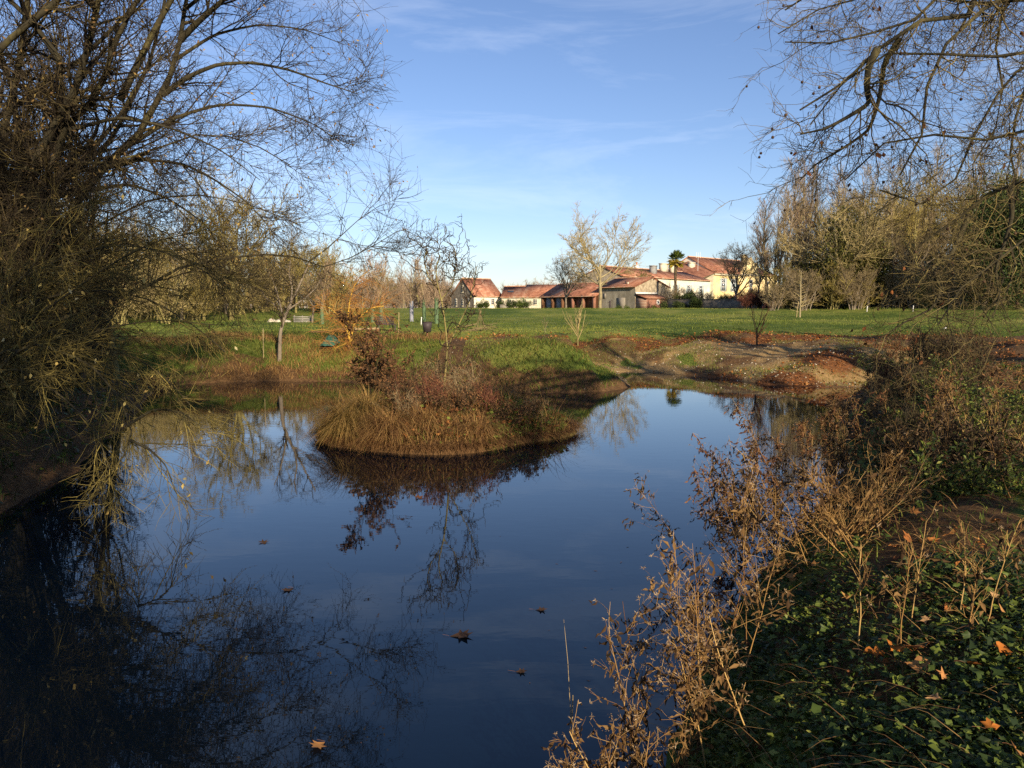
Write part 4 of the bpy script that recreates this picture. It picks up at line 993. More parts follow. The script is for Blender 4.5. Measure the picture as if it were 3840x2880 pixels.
# --- many-stemmed willow on the left bank, leaning over the water
base = np.array(spot(8, 15.2)); base[2] -= 0.1
willow = thing('willow_tree', 'large many-stemmed bare willow leaning over the pond from the left', 'tree', base)
b = tuple(base)
b2 = (base[0] + .3, base[1] + .2, base[2] + 1.3)
LL = [
    limb([(80, 196), (98, 174), (127, 145), (145, 127), (155, 105), (168, 81), (177, 54), (181, 36), (186, 0), (196, -45), (205, -90)], (15.2, 15.8), .17, .03, [b, b2]),
    limb([(24, 217), (51, 172), (67, 125), (87, 108), (101, 90), (108, 60), (118, 36), (137, 0), (160, -40), (185, -80)], (14.8, 14.2), .16, .03, [b]),
    limb([(-20, 130), (27, 98), (47, 81), (81, 60), (101, 40), (130, 11), (160, -25), (190, -60)], (15.6, 16.4), .12, .03, [b]),
    limb([(20, 168), (54, 163), (98, 163), (130, 157), (157, 150), (181, 137), (217, 134), (255, 145), (290, 165)], (14.6, 15.6), .075, .012, [b, (base[0] - .2, base[1], base[2] + 3)]),
    limb([(163, 95), (190, 76), (217, 65), (253, 63), (289, 70), (325, 83), (358, 94)], (15.4, 15.2), .07, .01),
    limb([(40, 325), (78, 314), (127, 295), (159, 280), (181, 267), (217, 260), (253, 255), (289, 255), (306, 261), (325, 267), (350, 258), (380, 242), (398, 231)], (14.9, 16.2), .07, .008, [b]),
    limb([(308, 262), (325, 250), (344, 233), (362, 217), (376, 208)], (16.0, 16.3), .022, .005),
    limb([(180, 40), (198, 22), (214, 8), (232, -8), (260, -30)], (15.7, 15.0), .09, .03),
    limb([(-10, 60), (20, 30), (50, 8), (75, -20)], (14.0, 13.6), .12, .06, [b, (base[0] - .4, base[1] - .3, base[2] + 3.4)]),
    limb([(100, 170), (140, 160), (185, 165), (215, 180), (250, 205), (275, 235)], (15.3, 14.4), .055, .008),
    limb([(60, 250), (100, 225), (150, 200), (200, 195), (250, 205), (300, 225)], (15.0, 16.5), .06, .008, [b]),
    limb([(130, 145), (175, 118), (220, 105), (270, 108), (315, 125), (350, 150)], (15.3, 16.6), .06, .008),
    limb([(175, 60), (215, 35), (260, 25), (305, 30), (345, 45)], (15.7, 16.8), .05, .008),
    limb([(184, 10), (225, -20), (275, -30), (320, -22), (355, 0)], (15.7, 15.0), .05, .008),
    limb([(30, 280), (70, 262), (120, 250), (165, 252), (210, 270), (240, 300)], (14.4, 13.6), .05, .008, [b]),
    limb([(90, 190), (130, 185), (170, 200), (205, 225), (225, 255)], (15.2, 16.8), .05, .008),
    # limbs reaching above the picture, seen mirrored in the pond
    limb([(40, 150), (75, 90), (95, 20), (105, -60), (110, -140), (118, -220), (120, -300)], (14.6, 13.4), .15, .03, [b]),
    limb([(0, 150), (20, 60), (30, -30), (25, -120), (15, -210), (20, -300)], (15.0, 13.2), .15, .03, [b]),
    limb([(-40, 140), (-50, 40), (-60, -60), (-50, -170), (-60, -260)], (15.4, 14.6), .15, .03, [b]),
    limb([(120, 100), (160, 20), (200, -50), (240, -110), (280, -150), (320, -170)], (15.2, 14.0), .09, .02),
    limb([(100, 0), (140, -70), (190, -130), (240, -190), (270, -250)], (13.8, 13.0), .08, .02),
    limb([(60, 60), (30, 20), (-10, -20), (-40, -80)], (14.2, 13.4), .08, .02),
    limb([(30, 240), (60, 190), (110, 140), (150, 60), (165, 0), (170, -70)], (16.8, 17.6), .10, .03, [b]),
    limb([(70, 130), (120, 118), (170, 128), (220, 150), (260, 180)], (14.4, 13.8), .05, .008),
    limb([(20, 210), (70, 205), (120, 215), (170, 235), (205, 265)], (14.2, 13.2), .05, .008, [b]),
]
P0, R0 = cat_(LL)
tr, tw, lf = MB(), MB(), MB()
plen = np.linalg.norm(np.diff(P0, axis=1), axis=2).sum(1)
R0 = R0 * .78
P1, R1 = branch(P0, R0, 3.6, (0.22, 1), (48, 14), (1.5, 0.45), 0.5, 7, 0.13, (0.03, 0, 0.03), 0.5, 0.008, 0.3, absl=1.0, per_m=True)
P2, R2 = branch(P1, R1, 6.8, (0.1, 1), (45, 14), (0.72, 0.2), 0.25, 4, 0.15, (0, 0, 0.02), 0.6, 0.0052, 0.45, absl=1.0, per_m=True)
P3, R3 = branch(P2, R2, 8.2, (0.08, 1), (45, 14), (0.42, 0.14), 0.2, 2, 0.17, (0, 0, 0.02), 0.7, 0.0034, 0.5, absl=1.0, per_m=True)
tubes(tr, P0, R0, 8)
tubes(tw, P1, R1, 4); tubes(tw, P2, R2, 3); tubes(tw, P3, R3, 3)
ends = P3[:, -1]; dirs = P3[:, -1] - P3[:, -2]
keep = (rng.random(len(ends)) < 0.13)
leaves(lf, ends[keep], unit(dirs[keep]) + rng.normal(size=(keep.sum(), 3)) * .5 + [0, 0, -.4], rng.uniform(.06, .10, keep.sum()), .034, rnd=rng.random(keep.sum()) ** 2 * .55)
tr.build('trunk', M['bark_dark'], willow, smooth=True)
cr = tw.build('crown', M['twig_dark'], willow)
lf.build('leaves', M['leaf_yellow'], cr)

# --- sallow with long arching yellow-green shoots at the foot of the willow
base = np.array(spot(-62, 12.6)); base[2] -= 0.1; b = tuple(base)
sallow = thing('sallow_bush', 'sprawling sallow with sunlit yellow-green shoots drooping to the pond', 'bush', base)
SL = [
    limb([(60, 330), (100, 345), (140, 360), (170, 382), (190, 405)], (11.6, 11.0), .03, .006, [b]),
    limb([(40, 300), (95, 290), (150, 300), (200, 330), (225, 352)], (12.0, 11.0), .03, .006, [b]),
    limb([(40, 345), (90, 365), (120, 400), (132, 440), (124, 455), (110, 475)], (11.2, 10.6), .04, .008, [b]),
    limb([(128, 425), (155, 410), (180, 412), (200, 425)], (10.9, 10.8), .025, .006),
    limb([(130, 440), (150, 450), (165, 465), (172, 480)], (10.8, 10.6), .022, .006),
    limb([(20, 280), (70, 255), (130, 245), (190, 262), (230, 290)], (12.4, 11.8), .03, .006, [b]),
    limb([(30, 320), (60, 300), (110, 265), (160, 240), (200, 232)], (11.8, 11.2), .03, .006, [b]),
    limb([(20, 370), (60, 395), (95, 430), (110, 470)], (11.0, 10.4), .03, .006, [b]),
    limb([(10, 350), (50, 350), (100, 330), (160, 320), (215, 325)], (11.4, 11.6), .03, .006, [b]),
    limb([(0, 300), (30, 270), (60, 230), (95, 205)], (12.0, 11.0), .03, .006, [b]),
]
P0, R0 = cat_(SL)
tr, tw, lf = MB(), MB(), MB()
tubes(tr, P0, R0, 6)
P1, R1 = branch(P0, R0, 5.0, (0.12, 1), (34, 12), (1.1, 0.35), 0.5, 8, 0.07, (0.01, 0, -0.05), 0.55, 0.006, 0.35, absl=1.0, per_m=True)
P2, R2 = branch(P1, R1, 6, (0.1, 1), (36, 12), (0.5, 0.18), 0.3, 5, 0.08, (0, 0, -0.03), 0.65, 0.0045, 0.45, absl=1.0)
P3, R3 = branch(P2, R2, 3, (0.1, 1), (42, 14), (0.32, 0.1), 0.2, 3, 0.12, (0, 0, 0), 0.7, 0.0032, 0.5, absl=1.0)
tubes(tw, P1, R1, 4); tubes(tw, P2, R2, 3); tubes(tw, P3, R3, 3)
e = P3[:, -1]; k = rng.random(len(e)) < 0.03
leaves(lf, e[k], rng.normal(size=(k.sum(), 3)) * .5 + [0, 0, -.7], rng.uniform(.05, .11, k.sum()), .042, rnd=.3 + .7 * rng.random(k.sum()))
tr.build('trunk', M['bark_dark'], sallow, smooth=True)
cr = tw.build('crown', M['twig_sallow'], sallow); lf.build('leaves', M['leaf_yellow'], cr)

# --- dark trees and thicket behind the willow
def free_tree(name, label, x, y, H, style, seed, tw_m, bk_m, rt, rot=0.0):
    pr = proto(style, H, seed, tw_m, bk_m, rt)
    return plant(name, pr, label, 'tree', (x, y, gz(x, y) - .1), 1.0, rot)
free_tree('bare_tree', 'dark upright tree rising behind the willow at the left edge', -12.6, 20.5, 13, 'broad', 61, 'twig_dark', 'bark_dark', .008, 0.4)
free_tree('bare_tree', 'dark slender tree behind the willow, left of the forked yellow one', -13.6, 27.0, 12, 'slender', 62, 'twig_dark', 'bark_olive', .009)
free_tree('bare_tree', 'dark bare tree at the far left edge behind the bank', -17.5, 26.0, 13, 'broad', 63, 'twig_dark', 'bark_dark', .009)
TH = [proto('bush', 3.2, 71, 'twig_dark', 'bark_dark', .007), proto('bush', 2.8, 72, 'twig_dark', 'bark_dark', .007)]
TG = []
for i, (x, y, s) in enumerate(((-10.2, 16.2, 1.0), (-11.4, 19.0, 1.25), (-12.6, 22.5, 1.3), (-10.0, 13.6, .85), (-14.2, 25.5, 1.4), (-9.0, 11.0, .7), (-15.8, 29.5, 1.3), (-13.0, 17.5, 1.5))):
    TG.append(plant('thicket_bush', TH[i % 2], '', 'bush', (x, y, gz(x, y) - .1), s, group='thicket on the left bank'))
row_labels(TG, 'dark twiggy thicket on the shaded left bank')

# --- plane tree on the right: trunk outside the frame, long limbs hanging into it
base = np.array((13.2, 9.6, 0)); base[2] = gz(13.2, 9.6) - .1
plane = thing('plane_tree', 'bare plane tree with hanging seed balls drooping in from the upper right', 'tree', base)
tb = [tuple(base), (base[0] + .05, base[1], base[2] + 2.2), (base[0] - .1, base[1] + .1, base[2] + 5.2), (base[0], base[1] + .2, base[2] + 8.0), (base[0] - .1, base[1] + .2, base[2] + 11)]
lo, mi, hi = tb[1], tb[2], tb[3]
PL = [
    poly_limb(tb, .36, .16, 18),
    limb([(979, -10), (977, 16), (961, 14), (937, 12), (913, 26), (897, 38), (877, 50), (861, 68), (845, 82), (820, 92), (800, 110)], (10.0, 9.6), .12, .01, [hi, (8.9, 9.9, 8.2)]),
    limb([(877, 50), (869, 66), (867, 92), (869, 102), (851, 115), (824, 129), (800, 134)], (9.7, 9.4), .05, .008),
    limb([(947, -12), (917, 20), (901, 18), (881, 26), (869, 36), (849, 42), (828, 43), (806, 39), (785, 42)], (10.6, 10.2), .075, .008, [hi, (8.2, 10.4, 8.9)]),
    limb([(990, 5), (951, 34), (941, 58), (937, 76), (921, 94), (921, 113), (921, 141), (913, 151), (900, 175)], (9.8, 9.3), .08, .01, [hi]),
    limb([(1040, 50), (981, 58), (941, 54), (911, 48), (880, 56), (850, 75), (830, 100), (810, 125)], (9.2, 10.2), .06, .008, [mi]),
    limb([(1050, 125), (1005, 135), (971, 143), (941, 137), (921, 131), (890, 140), (860, 160), (845, 180)], (9.0, 9.6), .06, .008, [mi]),
    limb([(1060, 170), (1011, 185), (987, 195), (965, 217), (941, 225), (915, 250), (900, 275)], (10.4, 11.2), .085, .012, [mi]),
    limb([(969, 215), (949, 257), (931, 269), (941, 289), (933, 307), (907, 321), (885, 335)], (10.9, 10.2), .04, .007),
    limb([(1010, 186), (1012, 215), (1004, 245), (996, 270), (999, 300), (992, 318)], (9.8, 9.4), .035, .007),
    limb([(1060, 210), (1030, 235), (1005, 255), (975, 275), (950, 300), (938, 325)], (9.2, 8.8), .045, .007, [lo]),
    limb([(950, 0), (915, -10), (870, -4), (830, 5), (800, 18), (778, 34)], (11.0, 11.4), .06, .008, [hi]),
    limb([(1000, -30), (960, -45), (900, -40), (850, -25), (810, -10), (785, 10)], (10.0, 10.4), .07, .01, [hi]),
    limb([(1000, 90), (985, 120), (965, 150), (955, 180), (935, 200), (905, 205), (880, 190)], (9.6, 9.2), .045, .008, [mi]),
    limb([(900, 38), (885, 62), (880, 95), (868, 130), (840, 150), (815, 165), (800, 180)], (9.9, 10.6), .04, .007),
    limb([(1024, 90), (1010, 150), (1018, 190), (1008, 230), (1015, 265), (1005, 300)], (11.6, 11.0), .05, .008, [mi]),
    limb([(1000, 20), (995, 60), (1005, 100), (990, 140), (970, 170), (975, 200)], (11.4, 11.8), .05, .008, [hi]),
]
P0, R0 = cat_(PL)
tr, tw, sb, lf = MB(), MB(), MB(), MB()
tubes(tr, P0, R0, 8)
R0 = np.concatenate([R0[:1], R0[1:] * .8])
P1, R1 = branch(P0[1:], R0[1:], 4.6, (0.2, 1), (50, 14), (1.05, 0.3), 0.35, 8, 0.26, (-0.01, 0, -0.07), 0.5, 0.006, 0.35, absl=1.0, curl=-0.15, per_m=True)
P2, R2 = branch(P1, R1, 7.5, (0.1, 1), (48, 14), (0.5, 0.16), 0.2, 5, 0.26, (0, 0, -0.06), 0.6, 0.0038, 0.45, absl=1.0, curl=-0.3, per_m=True)
P3, R3 = branch(P2, R2, 8, (0.1, 1), (46, 14), (0.24, 0.08), 0.2, 2, 0.22, (0, 0, 0.02), 0.7, 0.0026, 0.5, absl=1.0, per_m=True)
tubes(tw, P1, R1, 4); tubes(tw, P2, R2, 3); tubes(tw, P3, R3, 3)
e = P2[:, -1]; k = np.where(rng.random(len(e)) < 0.07)[0]
for q in e[k]:
    a = q - [0, 0, rng.uniform(.05, .11)]
    tubes(sb, np.array([[q, (q + a) / 2 + .004, a]]), np.full((1, 3), .0014), 3)
    an = np.linspace(-1.57, 1.57, 6); tubes(sb, np.stack([np.zeros(6) + a[0], np.zeros(6) + a[1], a[2] - .018 + .018 * np.sin(an)], 1)[None], (.018 * np.maximum(np.cos(an), .05))[None], 8)
k = rng.random(len(P3)) < .012
leaves(lf, P3[k, -1], rng.normal(size=(k.sum(), 3)) * .4 + [0, 0, -.8], rng.uniform(.06, .11, k.sum()), .05, rnd=rng.random(k.sum()) * .5)
tr.build('trunk', M['bark_dark'], plane, smooth=True)
cr = tw.build('crown', M['twig_plane'], plane)
tag(sb.build('seed_balls', M['seed_ball'], cr), kind='stuff'); lf.build('leaves', M['leaf_litter'], cr)

# --- unseen trees put behind the camera, twigs thickened, to shade the near banks
PB = proto('broad', 15, 81, 'twig_dark', 'bark_dark', .026)
PS = proto('slender', 13, 82, 'twig_dark', 'bark_dark', .014)
G = []
for (x, y, s, r) in ((-2.4, -3.6, 1.0, 0.2), (-5.5, -8.5, 1.0, 1.7), (9.2, -3.2, 0.9, 2.9)):
    G.append(plant('shade_tree', PB if x < 0 else PS, '', 'tree', (x, y, gz(x, y) - .1), s, r, 'trees behind the viewer'))
for o_, w_ in zip(G, ('nearest', 'leftmost', 'rightmost')): o_['label'] = 'unseen bare tree behind the viewer, placed for its shade, ' + w_ + ' of three'

# unseen trees added past the right edge; thickened trunks shadow the far bank
PW = proto('slender', 14, 83, 'twig_dark', 'bark_dark', .02, 30, False, 2.3)
G = [plant('plane_tree', PW, '', 'tree', (x, y, gz(x, y) - .1), sc, r, 'trees added past the right edge') for (x, y, sc, r) in ((17.6, 13.0, 0.95, .3), (20.5, 18.0, 1.0, 2.2), (24.5, 24.5, 1.0, 4.0), (15.0, 8.0, 1.0, 5.0))]
for o_, w_ in zip(G, ('second nearest', 'third nearest', 'farthest', 'nearest')): o_['label'] = 'unseen bare tree added past the right edge for its shadow, ' + w_ + ' of the row'

# ------------------------------------------------------------------ island
tx, ty = -1.75, 21.2
ix, iy = pt(441, 21.0); iz = gz(ix, iy) - .05
cork = thing('corkscrew_willow', 'small two-stemmed corkscrew willow with squiggly twigs on the island', 'tree', (ix, iy, iz))
tr, tw, lf = MB(), MB(), MB()
b = (ix, iy, iz)
CL = [
    limb([(447, 345), (444, 315), (441, 298), (437, 282), (436, 268), (440, 255)], (21.0, 20.8), .035, .014, [b]),
    limb([(449, 345), (460, 322), (470, 300), (474, 282), (477, 266)], (21.2, 21.6), .026, .010, [b]),
    limb([(441, 300), (452, 285), (456, 268), (455, 250)], (21.0, 21.2), .018, .008),
    limb([(438, 290), (428, 275), (424, 260), (428, 248)], (21.0, 20.6), .018, .008),
]
P0, R0 = cat_(CL); tubes(tr, P0, R0, 7)
P1, R1 = branch(P0, R0, 15, (0.4, 1), (50, 14), (1.3, 0.3), 0.25, 15, 0.48, (0, 0, 0.24), 0.5, .0075, .4, absl=1.0)
P2, R2 = branch(P1, R1, 3.2, (0.2, 1), (50, 14), (0.45, 0.14), 0.2, 9, 0.45, (0, 0, 0.12), 0.6, .0055, .5, absl=1.0)
R1, R2 = R1 * 1.5, R2 * 1.5
tubes(tw, P1, R1, 4); tubes(tw, P2, R2, 4)
low = P0[:, 3:9].reshape(-1, 3); Pt, Rt = branch(P0, R0, 12, (0.1, .6), (50, 14), (0.5, 0.15), 0.2, 6, .3, (0, 0, -.02), .4, .004, .5, absl=1.0)
tubes(tw, Pt, Rt, 3)
pos = np.concatenate([Pt[:, 2:].reshape(-1, 3), P2[:, 5:].reshape(-1, 3)[rng.random(len(P2) * 5) < .12]])
leaves(lf, pos, rng.normal(size=pos.shape) * .5 + [0, 0, -.8], rng.uniform(.05, .09, len(pos)), .022, rnd=rng.random(len(pos)) * .6)
tr.build('trunk', M['bark_olive'], cork, smooth=True); cr = tw.build('crown', M['twig_dark'], cork); lf.build('leaves', M['leaf_brown'], cr)

# brown-leaved shrub on the island
def leafy_shrub(name, label, cat, x, y, H, nst, seed, leafmat, leaf_n, lsize, twig='twig_dark', spread=.22, z=None, hang=.5):
    global rng
    keep = rng; rng = np.random.default_rng(seed)
    z = gz(x, y) - .08 if z is None else z
    r = thing(name, label, cat, (x, y, z))
    P0 = walk(np.array([[x, y, z]]) + rng.normal(size=(nst, 3)) * [.18, .18, 0], unit(np.array([[0, 0, 1.0]]) + rng.normal(size=(nst, 3)) * [spread, spread, 0]), H * rng.uniform(.6, 1.05, nst), 7, .1, (0, 0, .05))
    R0 = .008 * H ** .5 * np.linspace(1, .3, 8)[None] * np.ones((nst, 1))
    P1, R1 = branch(P0, R0, 9, (.2, 1), (40, 12), (.32 * H, .08 * H), .4, 4, .13, (0, 0, .06), .6, .004, .4, absl=1.0)
    P2, R2 = branch(P1, R1, 4, (.1, 1), (40, 12), (.14 * H, .04 * H), .2, 2, .14, (0, 0, .03), .7, .003, .5, absl=1.0)
    st, tw, lf = MB(), MB(), MB()
    tubes(st, P0, R0, 5); tubes(tw, P1, R1, 3); tubes(tw, P2, R2, 3)
    k = rng.integers(0, len(P2), leaf_n); pos, T, _, _ = along(P2, k, rng.random(leaf_n))
    leaves(lf, pos, unit(T) + rng.normal(size=pos.shape) * .5 + [0, 0, -hang], lsize * rng.uniform(.6, 1.3, leaf_n), lsize * .45)
    st.build('stems', M[twig], r); c = tw.build('crown', M[twig], r); lf.build('leaves', M[leafmat], c)
    rng = keep
    return r
x, y = pt(371, 19.6); leafy_shrub('brown_shrub', 'upright dark brown-leaved shrub standing on the left of the island', 'shrub', x, y, 2.2, 11, 91, 'leaf_brown', 4200, .085, spread=.12)
x, y = pt(388, 20.6); leafy_shrub('brown_shrub', 'lower brown shrub right of the tall dark one on the island', 'shrub', x, y, 1.5, 8, 92, 'leaf_brown', 900, .06)
x, y = pt(420, 20.4); leafy_shrub('brown_shrub', 'thin bare-twigged shrub beside the corkscrew willow stems', 'shrub', x, y, 1.3, 9, 93, 'leaf_brown', 300, .06)
x, y = pt(520, 20.2); leafy_shrub('rush_shrub', 'small twiggy shrub at the back right of the island', 'shrub', x, y, .9, 8, 94, 'leaf_brown', 350, .06)
x, y = pt(455, 17.6); leafy_shrub('low_bramble', 'low brown bramble on the island front, below the willow stems', 'shrub', x, y, .75, 14, 95, 'leaf_brown', 1100, .06, spread=.8)
x, y = pt(505, 17.9); leafy_shrub('low_bramble', 'low bramble on the right part of the island front', 'shrub', x, y, .65, 14, 96, 'leaf_brown', 900, .06, spread=.9)
x, y = pt(410, 18.4); leafy_shrub('low_bramble', 'low brown bramble right of the drooping sedge on the island', 'shrub', x, y, .9, 14, 97, 'leaf_brown', 1100, .06, spread=.7)

for i_, (px_, d_, h_, lab_) in enumerate(((402, 17.6, .8, 'bare twiggy scrub right of the sedge on the island'), (437, 18.0, .95, 'bare twiggy scrub at the foot of the corkscrew willow'), (462, 19.0, 1.0, 'taller bare scrub right of the corkscrew willow foot'), (490, 18.4, .8, 'bare brown scrub on the right half of the island'), (530, 18.6, .55, 'low bare scrub at the right tip of the island'), (395, 20.6, 1.35, 'tall wispy bare stems at the back left of the island'), (428, 21.4, 1.5, 'tall wispy bare stems behind the corkscrew willow foot'))):
    x, y = pt(px_, d_); leafy_shrub('bare_scrub', lab_, 'shrub', x, y, h_, 16, 300 + i_, 'leaf_brown', 700, .055, twig='twig_red' if i_ % 2 else 'twig_brown', spread=.45)
def tussock(label, x, y, r, L, n, seed, mat='sedge', lift=.0):
    global rng
    keep = rng; rng = np.random.default_rng(seed)
    z = gz(x, y); o = thing('sedge_tussock', label, 'grass tussock', (x, y, z), group='tussocks on the island')
    az = rng.random(n) * 6.283; el = np.radians(rng.uniform(15, 86, n)); a2 = az + rng.normal(size=n) * .7
    d = np.stack([np.cos(a2) * np.cos(el), np.sin(a2) * np.cos(el), np.sin(el)], 1)
    pos = np.stack([x + np.cos(az) * r * rng.random(n) ** .7 * .5, y + np.sin(az) * r * rng.random(n) ** .7 * .5, np.full(n, z - .03 + lift)], 1)
    m = MB(); blades(m, pos, d, L * (.3 + .95 * rng.random(n) ** .8), .011, rng.uniform(1.6, 3.4, n), 5)
    m.build('blades', M[mat], o); rng = keep
def isl(px, d): return pt(px, d)
x, y = isl(345, 17.6); tussock('drooping yellow-green sedge tussock at the left tip of the island', x, y, .5, 1.15, 2200, 101)
x, y = isl(388, 16.9); tussock('drooping straw sedge tussock at the island front, second from left', x, y, .5, .95, 1600, 102, 'grass_dry')
x, y = isl(366, 17.9); tussock('tall green sedge tussock between the two drooping ones on the island', x, y, .35, 1.15, 1100, 103)
x, y = isl(425, 17.2); tussock('brown collapsed tussock at the middle of the island front', x, y, .5, .75, 900, 104, 'grass_dry')
x, y = isl(478, 17.0); tussock('brown matted tussock right of the island middle', x, y, .5, .7, 900, 105, 'grass_dry')
x, y = isl(470, 22.6); tussock('pale dry tussock behind the willow stems', x, y, .4, .8, 900, 106, 'grass_dry')
x, y = isl(500, 20.0); tussock('upright green rush tuft on the right half of the island', x, y, .4, .8, 1000, 107, 'sedge')

# matted dead grass, green weeds and leaves covering the island
n = 22000
a, rr = rng.random(n) * 6.283, np.sqrt(rng.random(n)) * 1.03
x, y = ISL[0] + np.cos(a) * rr * ISL[2], ISL[1] + np.sin(a) * rr * ISL[3]
it = island_t(x, y); k = it < 1.04; x, y = x[k], y[k]; z = np.maximum(ground_z(x, y), 0)
n = len(x); az = rng.random(n) * 6.283; el = np.radians(rng.uniform(10, 75, n)); d = np.stack([np.cos(az) * np.cos(el), np.sin(az) * np.cos(el), np.sin(el)], 1)
ra = rng.random(8000) * 6.283; rw = (1 + 0.07 * np.sin(3 * ra + 0.6) + 0.05 * np.sin(5 * ra + 2)) * rng.uniform(.9, 1.03, 8000)
rp = np.stack([ISL[0] + np.cos(ra) * rw * ISL[2], ISL[1] + np.sin(ra) * rw * ISL[3], np.full(8000, .10) + .25 * (1.03 - rw / (1 + 0.07 * np.sin(3 * ra + 0.6) + 0.05 * np.sin(5 * ra + 2)))], 1)
rd = np.stack([np.cos(ra) + rng.normal(size=8000) * .9, np.sin(ra) + rng.normal(size=8000) * .9, rng.uniform(.3, 1.2, 8000)], 1)
m = MB(); blades(m, rp, rd, rng.uniform(.15, .6, 8000) * (.45 + 1.1 * fbm(rp[:, 0], rp[:, 1], 1.6, 2)), .014, rng.uniform(1.5, 3.6, 8000), 3, rnd=rng.random(8000) * .6)
tag(m.build('rim_grass', M['grass_dry']), 'dead grass hanging over the island edge to the water', kind='stuff')
green = (x > ISL[0] + 1.2) & (rng.random(n) < .5) | (rng.random(n) < .12)
m = MB(); g = ~green
blades(m, np.stack([x, y, z - .02], 1)[g], d[g], rng.uniform(.12, .7, g.sum()) * (.1 + 3.2 * fbm(x[g], y[g], 1.1, 0) ** 2), .013, rng.uniform(.6, 2.6, g.sum()), 3)
tag(m.build('dead_grass', M['grass_dry']), 'matted brown dead grass covering the island', kind='stuff')
m = MB(); blades(m, np.stack([x, y, z - .02], 1)[green], d[green] + [0, 0, .3], rng.uniform(.15, .42, green.sum()), .014, .7, 2, rnd=rng.random(green.sum()) * .9)
k = green & (rng.random(n) < .35)
stamp(m, *LEAF3, np.stack([x, y, z + .12], 1)[k] + rng.normal(size=(k.sum(), 3)) * [0, 0, .07], rotmats(k.sum(), .6), rng.uniform(.05, .1, k.sum()), rnd=rng.random(k.sum()) * .7)
tag(m.build('island_weeds', M['grass']), 'green weeds and grass on the right half of the island', kind='stuff')
m = MB(); k = rng.random(n) < .045
stamp(m, *LEAF5, np.stack([x, y, z + .16], 1)[k], rotmats(k.sum(), .7), rng.uniform(.06, .14, k.sum()), jit=.08, rnd=rng.random(k.sum()) ** 2 * .9)
tag(m.build('island_leaves', M['leaf_litter']), 'orange fallen leaves caught on the island', kind='stuff')

# ------------------------------------------------------------------ far banks
def scatter(n, x0, x1, y0, y1):
    x, y = rng.uniform(x0, x1, n), rng.uniform(y0, y1, n); D = pond_dist(x, y)
    na, nb, nc = fbm(x, y, .25, 2), fbm(x, y, .7, 1), fbm(x, y, 1.9, 3)
    return (x, y, D) + masks(x, y, D, island_t(x, y), na, nb, nc)
# fallen leaves
m = MB()
x, y, D, g_, l_, s_ = scatter(110000, -6, 24, 20, 46); k = (D > .05) & (rng.random(len(x)) < l_ * .5 + .012)
x, y = x[k], y[k]; z = ground_z(x, y); N = len(x)
stamp(m, [(0, 0, 0), (.45, .4, .12), (1, 0, .22), (.45, -.4, .12)], [(0, 1, 2), (0, 2, 3)], np.stack([x, y, z + .015], 1), rotmats(N, .5), rng.uniform(.06, .14, N))
x, y, D, g_, l_, s_ = scatter(22000, 1, 15, 4, 26); k = (D > .1) & (rng.random(len(x)) < .20 + .5 * l_); x, y = x[k], y[k]; z = ground_z(x, y); N = len(x)
stamp(m, *LEAF5, np.stack([x, y, z + .05], 1), rotmats(N, .45), rng.uniform(.05, .13, N), jit=.08)
tag(m.build('fallen_leaves', M['leaf_litter']), 'orange-brown fallen leaves strewn over the earth banks', kind='stuff')
# thin olive grass on the earth slope
m = MB(); x, y, D, g_, l_, s_ = scatter(70000, -2, 16, 30, 43); k = (D > .4) & (rng.random(len(x)) < .8 * sstep(.42, .56, fbm(x, y, .45, 3))) & (l_ < .6); x, y = x[k], y[k]; z = ground_z(x, y); N = len(x)
az = rng.random(N) * 6.283; blades(m, np.stack([x, y, z - .01], 1), np.stack([np.cos(az) * .7, np.sin(az) * .7, np.ones(N)], 1), rng.uniform(.05, .16, N), .016, .6, 1, rnd=.25 + .75 * rng.random(N))
tag(m.build('slope_grass', M['grass']), 'thin olive grass on the bare far slope', kind='stuff')
# pale stones
m = MB()
x, y, D, g_, l_, s_ = scatter(26000, -5, 16, 27, 42); k = (D > .0) & (rng.random(len(x)) < .03 + .32 * s_) & (g_ < .6)
x, y = x[k], y[k]; z = ground_z(x, y); N = len(x)
stamp(m, *OCTA, np.stack([x, y, z + .01], 1), rotmats(N, .5), .012 + .05 * rng.random(N) ** 5, jit=.2)
tag(m.build('stones', M['stone']), 'pale stones scattered over the bare far bank', kind='stuff')
# meadow grass: blades thin out with distance
m = MB()
n = 220000
y = 34 + 95 * rng.random(n) ** 2.4; x = rng.uniform(-.72, .72, n) * y
D = pond_dist(x, y); g_, l_, s_ = masks(x, y, D, island_t(x, y), fbm(x, y, .25, 2), fbm(x, y, .7, 1), fbm(x, y, 1.9, 3))
k = (D > .3) & (rng.random(n) < g_ ** 1.5); x, y = x[k], y[k]; z = ground_z(x, y); N = len(x)
tone = np.clip(.48 + 1.5 * (fbm(x * .5, y, .1, 2) - .5) + .4 * (rng.random(N) - .5) + .5 * (fbm(x, y, .5, 3) - .5), 0, 1)  # random grass tone, plus bands along x standing in for tree shadows
hgt = rng.uniform(.05, .13, N) * (1 + 1.1 * sstep(.55, .7, fbm(x, y, .22, 0)))
az = rng.random(N) * 6.283; d = np.stack([np.cos(az) * .5, np.sin(az) * .5, np.ones(N)], 1)
blades(m, np.stack([x, y, z - .01], 1), d, hgt, .012 + y * .0004, .5, 1, rnd=tone)
tag(m.build('meadow_grass', M['grass']), 'short green meadow grass between pond and farm', kind='stuff')
